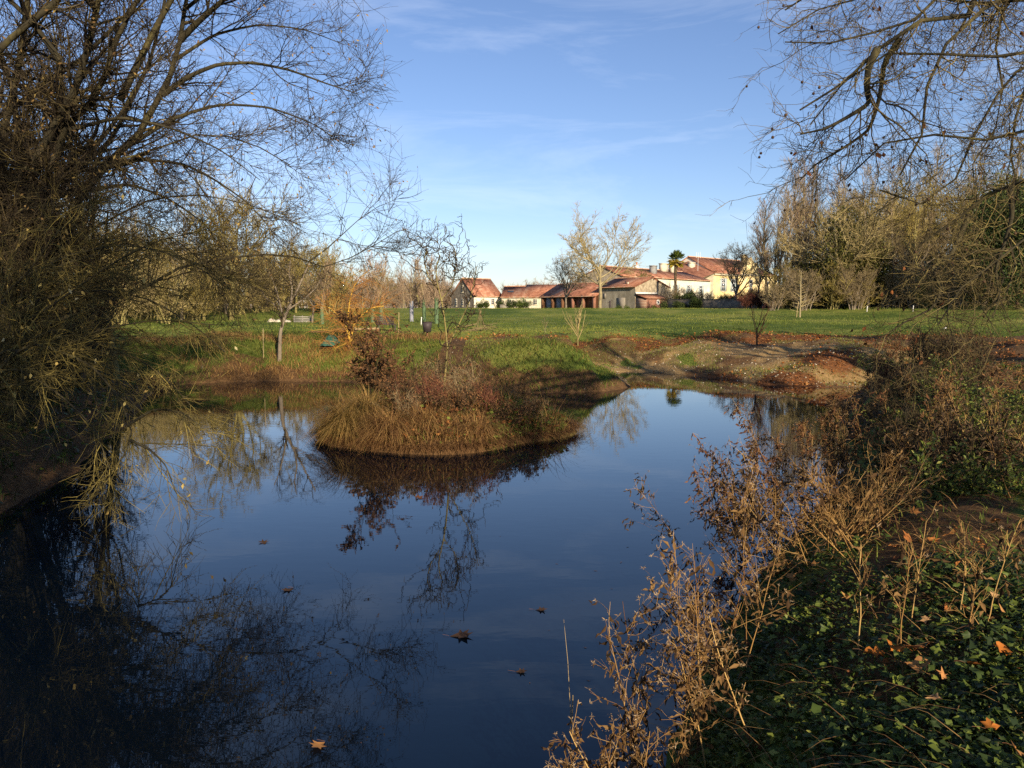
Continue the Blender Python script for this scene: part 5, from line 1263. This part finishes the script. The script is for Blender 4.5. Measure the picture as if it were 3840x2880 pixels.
# rough vegetation on the left far bank and the spit
m = MB(); m2 = MB()
x, y, D, g_, l_, s_ = scatter(60000, -18, 4.2, 27.6, 41); spit = np.exp(-(((x - 1.6) / 3.0) ** 2 + ((y - 30.4) / 2.2) ** 2)); nn = fbm(x, y, .6, 2)
k = (D > .02) & (D < 9) & ((x < -3) | (rng.random(len(x)) < spit * 1.4)); x, y, nn = x[k], y[k], nn[k]; z = ground_z(x, y); N = len(x)
az = rng.random(N) * 6.283; d = np.stack([np.cos(az) * .6, np.sin(az) * .6, np.ones(N)], 1); dry = (nn > .56) & (x < -2.5)
blades(m, np.stack([x, y, z - .02], 1)[~dry], d[~dry], rng.uniform(.12, .42, (~dry).sum()) * (.5 + nn[~dry]), .022, .9, 2, rnd=np.clip(rng.random((~dry).sum()) * .8, 0, 1))
blades(m2, np.stack([x, y, z - .02], 1)[dry], d[dry], rng.uniform(.15, .5, dry.sum()), .02, .9, 2)
tag(m.build('bank_grass', M['grass']), 'rough green grass on the far left bank and the spit', kind='stuff')
x, y, D, g_, l_, s_ = scatter(9000, -13, 3.6, 28, 39); spit = np.exp(-(((x - .2) / 3.4) ** 2 + ((y - 29) / 1.4) ** 2)); k = (D > 0) & (rng.random(len(x)) < spit * .9 * (x < 3.4) + .12 * (x < -3)); x, y = x[k], y[k]; z = ground_z(x, y); N = len(x)
az = rng.random(N) * 6.283; d = np.stack([np.cos(az) * .9, np.sin(az) * .9, np.ones(N)], 1)
blades(m2, np.stack([x, y, z - .02], 1), d, rng.uniform(.3, .75, N), .02, 1.4, 4)
tag(m2.build('dry_bank_grass', M['grass_dry']), 'straw-coloured dry grass on the far left bank', kind='stuff')

# ------------------------------------------------------------------ single plants on the far banks
# leaning small tree on the left far bank, mirrored in the pond
bx_, by_ = pt(278, 34.2); z0 = gz(bx_, by_) - .1
t_ = thing('leaning_tree', 'small dark bare tree leaning right on the far left bank', 'tree', (bx_, by_, z0))
L_ = [limb([(281, 330), (287, 312), (296, 293), (303, 277), (310, 262)], (34.2, 34.4), .1, .03, [(bx_, by_, z0)]),
      limb([(284, 320), (279, 300), (274, 283), (268, 270)], (34.2, 33.8), .05, .02),
      limb([(288, 310), (302, 300), (314, 290), (322, 278)], (34.2, 34.8), .045, .015),
      limb([(291, 303), (292, 288), (289, 272), (291, 258)], (34.2, 34.0), .05, .015),
      limb([(286, 316), (276, 306), (266, 298), (258, 285)], (34.2, 34.9), .035, .012)]
P0, R0 = cat_(L_); tr, tw = MB(), MB(); tubes(tr, P0, R0, 7)
P1, R1 = branch(P0, R0, 10, (.3, 1), (42, 12), (1.0, .25), .3, 7, .2, (0, 0, .05), .5, .009, .4, absl=1.0)
P2, R2 = branch(P1, R1, 6, (.1, 1), (42, 12), (.5, .15), .2, 4, .2, (0, 0, .04), .6, .006, .5, absl=1.0)
tubes(tw, P1, R1, 4); tubes(tw, P2, R2, 3)
tr.build('trunk', M['bark_grey'], t_, smooth=True); tw.build('crown', M['twig_dark'], t_)

# golden willow with orange twigs
bx_, by_ = pt(350, 36.0); z0 = gz(bx_, by_) - .1
t_ = thing('golden_willow', 'orange-twigged weeping willow with bent yellow trunk on the far bank', 'tree', (bx_, by_, z0))
L_ = [limb([(354, 325), (362, 315), (372, 308), (384, 306)], (36, 36.4), .06, .02, [(bx_, by_, z0)]),
      limb([(348, 318), (350, 300), (354, 286), (362, 276), (370, 270)], (36, 35.6), .05, .015, [(bx_, by_, z0)]),
      limb([(345, 325), (338, 316), (330, 308), (322, 306)], (36, 36.2), .045, .015, [(bx_, by_, z0)]),
      limb([(346, 330), (352, 340), (340, 346), (334, 348)], (35.6, 34.6), .035, .012, [(bx_, by_, z0)])]
P0, R0 = cat_(L_); tr, tw = MB(), MB(); tubes(tr, P0, R0, 7)
P1, R1 = branch(P0, R0, 40, (.2, 1), (58, 14), (1.25, .3), .2, 8, .12, (0, 0, .03), .4, .008, .4, absl=1.0, curl=-.35)
P2, R2 = branch(P1, R1, 8, (.15, 1), (40, 12), (.6, .2), .2, 6, .12, (0, 0, -.12), .6, .0055, .5, absl=1.0)
tubes(tw, P1, R1, 4); tubes(tw, P2, R2, 3)
tr.build('trunk', M['bark_yellow'], t_, smooth=True); tw.build('crown', M['twig_orange'], t_)

def sapling(label, px, d, H, seed, bark, twig, ang=25, n0=9, name='sapling', trunk=.4):
    global rng
    keep = rng; rng = np.random.default_rng(seed)
    x, y = pt(px, d); z = gz(x, y) - .06; t = thing(name, label, 'sapling', (x, y, z)); tr, tw = MB(), MB()
    P0 = walk(np.array([[x, y, z]]), np.array([[0.02, 0, 1.0]]), np.array([H * trunk]), 5, .04); R0 = H * .018 * np.linspace(1, .7, 6)[None]
    P1, R1 = branch(P0, R0, (n0, n0), (.3, 1), (ang, 8), (H * .62, H * .1), .1, 8, .07, (0, 0, .05), .6, .008, .3, absl=1.0)
    P2, R2 = branch(P1, R1, 7, (.2, 1), (28, 8), (H * .2, H * .05), .4, 4, .08, (0, 0, .06), .6, .005, .5, absl=1.0)
    tubes(tr, P0, R0, 6); tubes(tw, P1, R1, 4); tubes(tw, P2, R2, 3)
    tr.build('trunk', M[bark], t, smooth=True); tw.build('crown', M[twig], t); rng = keep
sapling('yellow-green young tree with upright shoots on the stony bank', 578, 42.0, 2.5, 111, 'bark_olive', 'twig_straw', 22, 9)
sapling('thin reddish young tree on the bank right of the inlet', 758, 39.0, 2.5, 112, 'bark_dark', 'twig_red', 20, 6, trunk=.35)
sapling('small dry plant on the leaf-strewn bank beside the yellow-green sapling', 545, 43.5, 0.9, 113, 'bark_grey', 'twig_brown', 25, 4)
# pale dead conifer sapling
x, y = pt(800, 76); z = gz(x, y); t = thing('dead_conifer', 'pale dead young conifer standing alone on the right meadow', 'sapling', (x, y, z)); tr, tw = MB(), MB()
P0 = np.array([[(x, y, z - .1), (x + .02, y, z + 1.6), (x - .02, y, z + 3.2), (x, y, z + 4.4)]]); R0 = np.array([[.10, .08, .05, .015]]); tubes(tr, P0, R0, 7)
P1, R1 = branch(P0, R0, (58, 58), (.08, .97), (72, 8), (1.15, .2), .75, 4, .06, (0, 0, -.02), .3, .012, .4, absl=1.0); tubes(tw, P1, R1, 4)
tr.build('trunk', M['bark_pale'], t); tw.build('crown', M['twig_straw'], t)
st = MB(); tubes(st, np.array([[(x - .35, y - .1, z - .1), (x - .3, y - .1, z + .7), (x - .2, y - .1, z + 1.5)]]), np.full((1, 3), .035), 6); st.build('stake', M['wood_stake'], t)

# young trees with tube guards
gp_ = proto('slender', 5.5, 121, 'twig_pink', 'bark_pale', .012)
for i, (px, d, gm, h, lab) in enumerate(((372.5, 62, 'guard_green', 1.9, 'young bare tree with green guard, left of the pair by the bench'), (381, 61, 'guard_green', 2.0, 'young bare tree with green guard, right of the pair by the bench'), (411.5, 66, 'guard_grey', 1.7, 'young bare tree with grey guard on the meadow'),
                                   (424, 67, 'guard_green', 1.9, 'young bare tree with green guard left of the corkscrew willow'), (436.5, 62, 'guard_green', 2.0, 'young bare tree with green guard nearest the corkscrew willow'), (322, 60, 'guard_green', 1.2, 'young tree with short green guard left of the golden willow'))):
    x, y = pt(px, d); r = plant('young_tree', gp_, lab, 'sapling', (x, y, gz(x, y)), rng.uniform(.85, 1.1), group='young trees with guards')
    m = MB(); tubes(m, np.array([[(0, 0, -.1), (0, 0, h / 2), (0, 0, h)]]), np.full((1, 3), .16), 8); child_mesh('tree_guard', m.mesh('tree_guard', M[gm]), r)

# ------------------------------------------------------------------ small things on the far side
def small(name, label, cat, px, d, zoff=0.0, rot=0.0, group=None):
    x, y = pt(px, d); return thing(name, label, cat, (x, y, gz(x, y) + zoff), rot, group)
def tube_part(name, pts, r, mat, parent, sides=8):
    m = MB(); p = np.array([pts], float); tubes(m, p, np.broadcast_to(np.asarray(r, float), (1, len(pts))), sides); return child_mesh(name, m.mesh(name, M[mat], smooth=sides > 6), parent)
def box_part(name, b, mat, parent): return child_mesh(name, MB().box(*b).mesh(name, M[mat]), parent)
o = small('stick_wigwam', 'cone of leaning bean sticks on the meadow edge', 'stick cone', 480, 47); o.scale = (.8, .8, .8)
for i in range(9):
    a = i * .7; tube_part('stick', [(.55 * math.cos(a), .55 * math.sin(a), -.05), (.2 * math.cos(a + .2), .2 * math.sin(a + .2), .8), (.12 * math.cos(a + 2.6), .12 * math.sin(a + 2.6), 1.55 + .1 * (i % 3))], .012, 'wood_stick', o, 5)
o = small('stick_pile', 'low heap of cut sticks left of the bean-stick cone', 'stick pile', 468, 45.5)
for i in range(12):
    a = rng.uniform(-.5, .5); x0 = rng.uniform(-.8, .5); tube_part('stick', [(x0, rng.uniform(-.3, .3), .05 + .03 * i), (x0 + .6, rng.uniform(-.3, .3), .1 + .03 * i), (x0 + 1.2, a, .12 + .04 * i)], .012, 'wood_stick', o, 5)
o = small('dark_tub', 'dark tub on a short post at the edge of the leaf-strewn bank', 'tub', 427, 39.5)
tube_part('post', [(0, 0, -.1), (0, 0, .15), (0, 0, .32)], .05, 'wood_brown', o); tube_part('tub', [(0, 0, .28), (0, 0, .285), (0, 0, .55), (0, 0, .78), (0, 0, .775), (0, 0, .4)], [.01, .19, .22, .25, .22, .18], 'dark_plastic', o, 14)
tube_part('rim', [(.25 * math.cos(a), .25 * math.sin(a), .78) for a in np.linspace(0, 6.283, 17)], .02, 'dark_plastic', o, 6)
o = small('garden_bench', 'dark slatted garden bench below the tree guards', 'bench', 386, 46, rot=.4)
for i in range(4): box_part('slat', (-.55, .55, .32 + .01 * i, .36 + .01 * i, .42 + .12 * i, .51 + .12 * i), 'dark_plastic', o)
for i in range(3): box_part('slat', (-.55, .55, -.2 + .17 * i, -.06 + .17 * i, .38, .42), 'dark_plastic', o)
for x_ in (-.5, .45):
    for y_ in (-.2, .3): box_part('leg', (x_, x_ + .06, y_, y_ + .06, -.1, .378), 'dark_plastic', o)
o = small('timber_edging', 'long timber beam edging the vegetable bed under the golden willow', 'timber edging', 356, 41.0)
tube_part('beam', [(-1.15, 0, .28), (0, .02, .30), (1.15, .05, .33)], .06, 'wood_stake', o); [tube_part('peg', [(x_, .1, -.1), (x_, .1, .2), (x_, .1, .42)], .035, 'wood_stake', o, 6) for x_ in (-1.0, -.1, .95)]
o = small('timber_edging', 'timber beam edging left of the golden willow', 'timber edging', 315, 41.5)
tube_part('beam', [(-1.0, 0, .2), (0, .02, .22), (1.0, .05, .24)], .05, 'wood_brown', o); [tube_part('peg', [(x_, .1, -.1), (x_, .1, .15), (x_, .1, .3)], .03, 'wood_brown', o, 6) for x_ in (-.9, .9)]
o = small('green_tarp', 'green plastic sheet over a heap beside the yellow branch', 'plastic sheet', 330, 35.6)
g5 = np.linspace(0, 1, 8); U, V_ = np.meshgrid(g5, g5); zz = .42 * np.sin(U * 3.14) * np.sin(V_ * 3.14) ** .6 + .04 * rng.random(U.shape)
q8 = [(i * 8 + j, i * 8 + j + 1, i * 8 + j + 9, i * 8 + j + 8) for i in range(7) for j in range(7)]
child_mesh('sheet', MB().add(np.stack([(U - .5) * .6 + .25 * (V_ - .5), (V_ - .5) * .7, zz + .15 + V_ * .15], 2).reshape(-1, 3), quads=q8).mesh('sheet', M['green_plastic'], smooth=True), o)
o = small('thin_stake', 'thin upright stake left of the leaning tree', 'stake', 262, 34.4); tube_part('stake', [(0, 0, -.1), (.01, 0, .6), (.02, 0, 1.25)], .018, 'wood_stake', o, 5); tube_part('point', [(.02, 0, 1.25), (.02, 0, 1.28), (.02, 0, 1.31)], [.018, .01, .002], 'wood_stake', o, 5)
o = small('thin_stake', 'tall thin stake among the weeds right of the garden bench', 'stake', 398, 44); tube_part('stake', [(0, 0, -.1), (.03, 0, .5), (.05, 0, 1.15)], .022, 'wood_stake', o, 5); tube_part('point', [(.05, 0, 1.15), (.05, 0, 1.18), (.05, 0, 1.21)], [.022, .012, .002], 'wood_stake', o, 5)
for px, d, lab in ((421, 60, 'short white post on the meadow between tree guards'), (867, 82, 'short white post at the wood edge beside the leaning trunk'), (913, 80, 'leaning white post at the wood edge on the right'), (534, 118, 'small white marker post before the cart shed')):
    o = small('white_post', lab, 'post', px, d, rot=.2, group='white marker posts'); tube_part('post', [(0, 0, -.1), (.01, 0, .3), (.03, 0, .55)], .035, 'white_paint', o); tube_part('cap', [(.03, 0, .54), (.03, 0, .58), (.03, 0, .60)], [.045, .045, .01], 'white_paint', o)
o = small('slat_fence', 'short grey-white slatted fence panel on the left meadow', 'fence', 302, 63)
for i in range(4): box_part('slat', (-.72, .72, 0, .04, .04 + .13 * i, .12 + .13 * i), 'fence_grey', o)
for x_ in (-.68, -.04, .6): box_part('post', (x_, x_ + .08, .043, .12, -.1, .58), 'wood_grey', o)
o = small('sand_heap', 'long low heap of pale sand on the left meadow', 'heap', 279, 66)
U, V_ = np.meshgrid(np.linspace(-1, 1, 25), np.linspace(-1, 1, 9)); zz = np.maximum(0, 1 - U ** 4 - V_ ** 2) ** .7 * (.42 + .12 * np.sin(U * 7) + .06 * rng.random(U.shape)) - .05
qh = [(i * 25 + j, i * 25 + j + 1, i * 25 + j + 26, i * 25 + j + 25) for i in range(8) for j in range(24)]
child_mesh('sand', MB().add(np.stack([U * 1.05, V_ * .6, zz * .75], 2).reshape(-1, 3), quads=qh).mesh('sand', M['pale_stone'], smooth=True), o)
o = small('dark_pump', 'small dark upright pump-like object before the grey barn wall', 'garden pump', 610, 113)
tube_part('column', [(0, 0, -.1), (0, 0, .6), (.02, 0, 1.15)], [.16, .12, .14], 'dark_plastic', o); tube_part('spout', [(0, 0, .95), (-.25, 0, .95), (-.38, 0, .8)], .05, 'dark_plastic', o, 6); tube_part('handle', [(.02, 0, 1.1), (.2, 0, 1.3), (.42, 0, 1.0)], .035, 'dark_plastic', o, 6)
o = small('litter_scrap', 'white scrap of litter on the right meadow', 'litter', 946, 50); child_mesh('scrap', MB().slab((-.12, -.08, .05), (.12, -.08, .08), (.14, .1, .14), (-.1, .09, .06), .012).mesh('scrap', M['white_paint']), o)

# specks and bits of straw drifting along the shores
m = MB(); n = 900
ra = rng.random(n) * 6.283; wv = 1 + 0.07 * np.sin(3 * ra + 0.6) + 0.05 * np.sin(5 * ra + 2); rr_ = wv * (1.04 + np.abs(rng.normal(size=n)) * .05)
pos = np.stack([ISL[0] + np.cos(ra) * rr_ * ISL[2], ISL[1] + np.sin(ra) * rr_ * ISL[3], np.full(n, .003)], 1)
x, y = rng.uniform(-13, 12, 60000), rng.uniform(3, 38, 60000); D = pond_dist(x, y); k = (D < -.05) & (rng.random(60000) < .22 * np.exp(D * 1.6) + .0012); p2 = np.stack([x[k], y[k], np.full(k.sum(), .003)], 1)
pos = np.concatenate([pos, p2]); N = len(pos)
stamp(m, [(0, 0, 0), (.5, .12, .02), (1, 0, .01), (.5, -.12, .01)], [(0, 1, 2), (0, 2, 3)], pos, rotmats(N, .06), rng.uniform(.012, .06, N))
tag(m.build('floating_debris', M['leaf_brown']), 'flecks of leaf and straw floating along the shores', kind='stuff')

# ------------------------------------------------------------------ near right bank
def bank_points(n, ymin, ymax, xmax, p=1.0):
    """more points near the viewer, thinning out along the bank"""
    y = ymin * (ymax / ymin) ** rng.random(n); x = rng.uniform(-.2, 1, n) * xmax * y / ymax
    x = np.where(x < 0, rng.uniform(.5, .75 * y.max(), n), x)
    return x, y
n = 84000
y = 2.2 * (27 / 2.2) ** rng.random(n); x = y * rng.uniform(.05, .72, n)
D = pond_dist(x, y); k = D > .02; x, y, D = x[k], y[k], D[k]; z = ground_z(x, y)
nb, nh = fbm(x, y, .55, 1), fbm(x, y, 1.4, 2)
rr = np.hypot(x, y)
cover = (rng.random(len(x)) < sstep(.30, .52, nb) * (1 - .75 * sstep(13, 22, y)))
X_, Y_, Z_, N_ = x[cover], y[cover], z[cover], cover.sum()
hh = .03 + .20 * nh[cover] * rng.random(N_)
m = MB()
tone = np.clip(rng.random(N_) ** 1.3 * .85 + (fbm(X_, Y_, .8, 3) - .5) * .9, 0, 1)
stamp(m, *LEAF3, np.stack([X_, Y_, Z_ + hh], 1), rotmats(N_, .55), (.018 + .045 * rng.random(N_) ** 2) * (1 + .03 * rr[cover]), rnd=tone, jit=.09)
tag(m.build('ground_cover', M['leaf_ground']), 'low green lobed-leaf ground cover over the near right bank', kind='stuff')
m = MB(); k = rng.random(len(x)) < .10; N_ = k.sum()
az = rng.random(N_) * 6.283; d = np.stack([np.cos(az) * .7, np.sin(az) * .7, np.ones(N_)], 1)
blades(m, np.stack([x, y, z - .01], 1)[k], d, rng.uniform(.06, .22, N_), .005 + .0006 * rr[k], 1.4, 3, rnd=rng.random(N_) * .7)
tag(m.build('bank_grass', M['grass']), 'grass blades growing through the near right bank', kind='stuff')
m = MB(); k = rng.random(len(x)) < .05; N_ = k.sum()
az = rng.random(N_) * 6.283; d = np.stack([np.cos(az), np.sin(az), rng.uniform(.1, .9, N_)], 1)
blades(m, np.stack([x, y, z], 1)[k], d, rng.uniform(.12, .5, N_), .005 + .0006 * rr[k], 1.2, 3)
tag(m.build('dry_stalks', M['grass_dry']), 'thin dry stalks lying over the near right bank', kind='stuff')

# left bank cover, its leaf tones kept dark to deepen the shade
n = 9000; x = rng.uniform(-17, -6, n); y = rng.uniform(6, 31, n); D = pond_dist(x, y); k = (D > 0) & (D < 5); x, y = x[k], y[k]; z = ground_z(x, y); N_ = len(x)
m = MB(); stamp(m, *LEAF3, np.stack([x, y, z + .05 + .2 * rng.random(N_)], 1), rotmats(N_, .6), rng.uniform(.06, .13, N_), rnd=rng.random(N_) * .6)
az = rng.random(N_) * 6.283; blades(m, np.stack([x, y, z], 1), np.stack([np.cos(az) * .7, np.sin(az) * .7, np.ones(N_)], 1), rng.uniform(.15, .5, N_), .014, 1.0, 2, rnd=rng.random(N_) * .5)
tag(m.build('left_bank_cover', M['leaf_ground']), 'green weeds on the left bank, toned dark for its shade', kind='stuff')

# single plane leaves lying on the bank
leaf_spots = [(862, 655, 'orange curled plane leaf, largest left one in the ground cover'), (925, 652, 'orange plane leaf lying right of the largest ones'), (948, 680, 'tan-orange plane leaf in the ground cover, middle right'), (888, 645, 'small orange leaf fragment above the largest plane leaf'),
              (985, 735, 'orange plane leaf near the lower right corner'), (942, 705, 'pale beige crumpled plane leaf in the ground cover'), (1005, 650, 'orange plane leaf at the right edge of the picture'), (905, 668, 'small tan leaf below the largest orange plane leaf'),
              (925, 627, 'beige dry leaf at the upper part of the ground cover'), (1000, 600, 'pale leaf at the right edge above the orange ones'), (1012, 752, 'tan leaf in the lower right corner'), (965, 668, 'brown leaf between the orange plane leaves on the right')]
def atground(px, py):
    for d in np.arange(2.2, 40, .02):
        p = at(px, py, d)
        if p[2] < gz(p[0], p[1]) + .12: return p
    return p
for i, (px, py, lab) in enumerate(leaf_spots):
    p = atground(px, py); o = thing('plane_leaf', lab, 'leaf', p, 0, 'plane leaves on the near bank')
    m = MB(); tone = (.9 if 'pale' in lab or 'beige' in lab else (.7 if 'tan' in lab else rng.uniform(.1, .55)))
    stamp(m, *LEAF5, np.array([[0, 0, .03]]), rotmats(1, .35, np.array([i * 1.7])), np.array([.14 if 'largest' in lab else rng.uniform(.06, .11)]), rnd=np.array([tone]), jit=.09)
    lf_ = child_mesh('blade', m.mesh('blade', M['leaf_plane']), o)
    tube_part('stalk', [(0, 0, .03), (-.02, .01, .035), (-.05, .02, .03)], .0012, 'wood_brown', o, 4)
# leaves floating on the pond
for i, (px, py, s, lab) in enumerate(((449, 636, .22, 'reddish plane leaf floating half sunk in mid-pond'), (265, 544, .15, 'small reddish leaf floating left of the mid-pond'), (293, 588, .14, 'dark curled leaf floating on the left water'), (535, 610, .12, 'dark leaf floating right of the mid-pond'), (422, 499, .17, 'orange leaf floating below the island'), (325, 742, .13, 'pale leaf floating near the bottom edge'), (515, 672, .10, 'small sliver of leaf floating by the dry weeds'))):
    slope = (py - 309) / FPX
    for d in np.arange(4, 30, .01):
        p = at(px, py, d)
        if p[2] < .004: break
    o = thing('floating_leaf', lab, 'leaf', (p[0], p[1], .004), 0, 'leaves floating on the pond'); m = MB()
    stamp(m, *LEAF5, np.array([[0, 0, .002]]), rotmats(1, .05, np.array([i * 2.1])), np.array([s]), rnd=np.array([.9 if 'pale' in lab else .05 + .06 * i]), jit=.015)
    child_mesh('blade', m.mesh('blade', M['leaf_brown'] if i in (0, 1, 2, 3, 6) else M['leaf_litter']), o)
    tube_part('stalk', [(0, 0, .004), (-.03, .01, .006), (-.06, .02, .005)], .0012, 'wood_brown', o, 4)

# ------------------------------------------------------------------ dry weeds standing along the shore
def weed_clump(label, bases, H, lean, seed, leafy=1.0, fluff=1.0, name='dry_weeds', wob=.05, lsz=.066, lm='weed_leaf'):
    """each base (x,y) grows one tall dead stalk with side shoots, shrivelled leaves and seed fluff"""
    global rng
    keep = rng; rng = np.random.default_rng(seed)
    b = np.array(bases, float); N = len(b); z = np.maximum(ground_z(b[:, 0], b[:, 1]), -.25) - .03
    o = thing(name, label, 'dry weeds', (b[:, 0].mean(), b[:, 1].mean(), max(0, z.mean())))
    S = np.column_stack([b, z]); lean = np.asarray(lean, float)
    d = unit(np.array([0, 0, 1.0]) + lean + rng.normal(size=(N, 3)) * [.17, .17, 0])
    P0 = walk(S, d, H * rng.uniform(.6, 1.1, N), 10, wob, (0, 0, .02)); R0 = rng.uniform(.0038, .0062, N)[:, None] * np.linspace(1, .4, 11)[None]
    P1, R1 = branch(P0, R0, 13, (.3, 1), (38, 12), (.30 * H, .09 * H), .45, 4, .12, (0, 0, .05), .55, .0018, .5, absl=1.0)
    P2, R2 = branch(P1, R1, 2.4, (.25, 1), (40, 12), (.09 * H, .03 * H), .2, 2, .16, (0, 0, 0), .7, .0013, .6, absl=1.0)
    st, lf, fl = MB(), MB(), MB()
    tubes(st, P0, R0, 5); tubes(st, P1, R1, 3); tubes(st, P2, R2, 3)
    nl = int(len(P2) * 1.0 * leafy); k = rng.integers(0, len(P2), nl); pos, T, _, _ = along(P2, k, rng.random(nl))
    k1 = rng.integers(0, len(P1), nl); pos1, T1, _, _ = along(P1, k1, rng.random(nl) * .8); pos, T = np.concatenate([pos, pos1]), np.concatenate([T, T1])
    nl2 = int(N * 16 * leafy); k0 = rng.integers(0, N, nl2); pos0, T0, _, _ = along(P0, k0, .1 + .8 * rng.random(nl2)); pos, T = np.concatenate([pos, pos0]), np.concatenate([T, T0])
    # curled, hanging: two leaf pieces bent against each other
    n_ = len(pos); dr = unit(T * .35 + rng.normal(size=(n_, 3)) * .45 + [0, 0, -.75]); L = lsz * rng.uniform(.5, 1.4, n_); r_ = rng.random(n_)
    leaves(lf, pos, dr, L, L * .34, r_, fold=.5)
    leaves(lf, pos + dr * (L * .8)[:, None], unit(dr + rng.normal(size=(n_, 3)) * .6), L * .7, L * .26, r_, fold=.6)
    tips = P2[:, -1]; k = np.where(rng.random(len(tips)) < .5 * fluff)[0]
    if len(k):
        e = np.repeat(tips[k], 7, 0); leaves(fl, e, rng.normal(size=e.shape) + [0, 0, .3], rng.uniform(.012, .032, len(e)), .006, fold=.1)
    so = st.build('stems', M['straw_stem'], o); lf.build('leaves', M[lm], o)
    if len(k): fl.build('seed_heads', M['fluff'], o)
    rng = keep
def around(cx, cy, rx, ry, n, seed):
    r = np.random.default_rng(seed); return np.column_stack([cx + r.normal(size=n) * rx, cy + r.normal(size=n) * ry])
weed_clump('tall dry weeds with curled leaves at the bottom edge, standing in the water', around(1.02, 4.75, .26, .2, 7, 1), 1.25, (-.06, .02, 0), 201, .6, 1.6)
weed_clump('tall dry weeds right of the ones at the bottom edge, feathery tops', around(1.45, 5.5, .18, .2, 6, 2), 1.4, (-.12, .05, 0), 202, .55, 1.8)
weed_clump('low dry weeds with curled leaves at the very bottom of the picture', around(0.75, 4.35, .2, .12, 10, 3), .8, (-.1, 0, 0), 203, .8, 1.2)
weed_clump('leafy brown weeds leaning left over the blue water', around(2.6, 8.0, .25, .3, 7, 4), 1.45, (-.42, .05, 0), 204, 1.3, .6, lm='weed_dark')
weed_clump('mass of hanging brown weed leaves before the right shore', around(3.2, 9.2, .25, .35, 7, 5), 1.55, (-.5, .1, 0), 205, 1.5, .5, lm='weed_red')
weed_clump('fan of broken straw stalks radiating on the near bank', around(3.0, 7.3, .2, .2, 16, 6), 1.2, (-.6, -.5, -.35), 206, .35, .1, wob=.03)
weed_clump('straw stalks bent rightwards beside the fan of broken ones', around(3.0, 7.5, .2, .2, 10, 7), 1.3, (.8, .3, -.3), 207, .3, .1, wob=.03)
weed_clump('brown upright weeds at the middle of the right shore', around(4.5, 11.2, .4, .5, 9, 8), 1.2, (-.25, .05, 0), 208, 1.0, .6, lm='weed_dark')
weed_clump('dense brown weeds on the right shore below the leaf-covered mound', around(6.0, 14.0, .5, .8, 12, 9), 1.2, (-.2, 0, 0), 209, 1.0, .5, lsz=.07, lm='weed_red')
weed_clump('dry reeds and weeds on the right shore by the gully', around(8.2, 18.6, .7, 1.0, 14, 10), 1.1, (-.15, 0, 0), 210, .9, .5, lsz=.075, lm='weed_dark')
weed_clump('tangled dry weeds over the mound on the right bank', around(9.9, 20.8, .8, 1.1, 18, 11), .9, (-.05, 0, 0), 211, .9, .3, lsz=.075, lm='weed_red')
weed_clump('thin scattered dead stalks on the open right bank', around(5.6, 9.5, 1.4, 1.6, 9, 12), .8, (.05, 0, 0), 212, .35, .2)
weed_clump('few pale bare stalks rising from the near ground cover', around(2.2, 4.7, .4, .4, 7, 13), .75, (0, 0, 0), 213, .15, .1)
weed_clump('brown weeds along the path side of the right bank', around(10.5, 16.0, 1.2, 1.6, 14, 14), .8, (0, 0, 0), 214, .8, .3, lsz=.075, lm='weed_dark')
weed_clump('dark dry stems along the right picture edge, nearer ones', around(5.4, 8.8, .5, .6, 12, 15), 1.05, (-.1, 0, 0), 215, .6, .4, lm='weed_dark')
weed_clump('reddish dry stems along the right picture edge, farther ones', around(7.4, 12.0, .7, .9, 14, 16), 1.1, (-.1, 0, 0), 216, .7, .4, lm='weed_red')
# bramble mound
TB = proto('bush', 1.3, 131, 'twig_dark', 'bark_dark', .005)
for i, (x, y, s, lab) in enumerate(((7.6, 15.8, 1.0, 'dark bramble mound on the right bank, nearer one'), (10.4, 19.8, 1.2, 'dark bramble mound on the right bank above the gully'), (12.2, 22.5, 1.1, 'dark bramble mound farther along the right bank'), (3.7, 8.2, .55, 'low dark bramble beside the broken straw stalks'), (5.2, 10.6, .8, 'dark bramble behind the broken straw stalks'), (6.6, 12.8, .9, 'dark bramble on the mid right bank by the shore'), (8.8, 17.6, 1.1, 'dark bramble left of the gully mound'), (9.5, 13.5, .7, 'dark bramble on the open right bank'))):
    plant('bramble', TB, lab, 'bramble', (x, y, gz(x, y) - .05), s, group='brambles on the right bank')
for i, (x, y, h_, lab) in enumerate(((8.3, 15.0, 1.0, 'leafy bramble heap on the nearer mound of the right bank'), (9.4, 16.4, 1.1, 'leafy bramble heap at the back of the nearer mound'), (7.2, 13.6, .8, 'leafy bramble before the nearer mound on the right bank'), (11.0, 19.6, 1.1, 'leafy bramble heap on the farther mound of the right bank'), (10.2, 22.0, 1.1, 'leafy bramble heap behind the farther mound'), (12.8, 21.5, 1.0, 'leafy bramble at the path side of the farther mound'), (4.8, 8.4, .7, 'leafy bramble behind the fan of broken stalks'), (5.6, 9.3, .85, 'tangled bramble on the open right bank, nearest the picture edge'), (6.4, 10.6, .9, 'tangled bramble on the open right bank, second from the viewer'), (5.2, 10.0, .8, 'tangled bramble above the right shore'), (7.6, 11.8, .9, 'tangled bramble farther along the right picture edge'))):
    leafy_shrub('bramble_heap', lab, 'bramble', x, y, h_, 18, 400 + i, 'weed_dark' if i % 2 else 'leaf_ground', 1500, .06, twig='twig_dark', spread=1.0)
# single reed stem at the water
o = thing('reed_stem', 'single thin straw stem standing in the water left of the weeds', 'stem', (0.42, 5.3, 0)); tube_part('stem', [(0, 0, -.4), (-.01, 0, .2), (-.03, 0, .55), (-.06, 0, .85)], [.003, .0026, .002, .001], 'wood_stake', o, 5); tube_part('sheath', [(0, 0, .1), (.004, 0, .2), (.008, 0, .3)], [.006, .005, .003], 'wood_stake', o, 5)
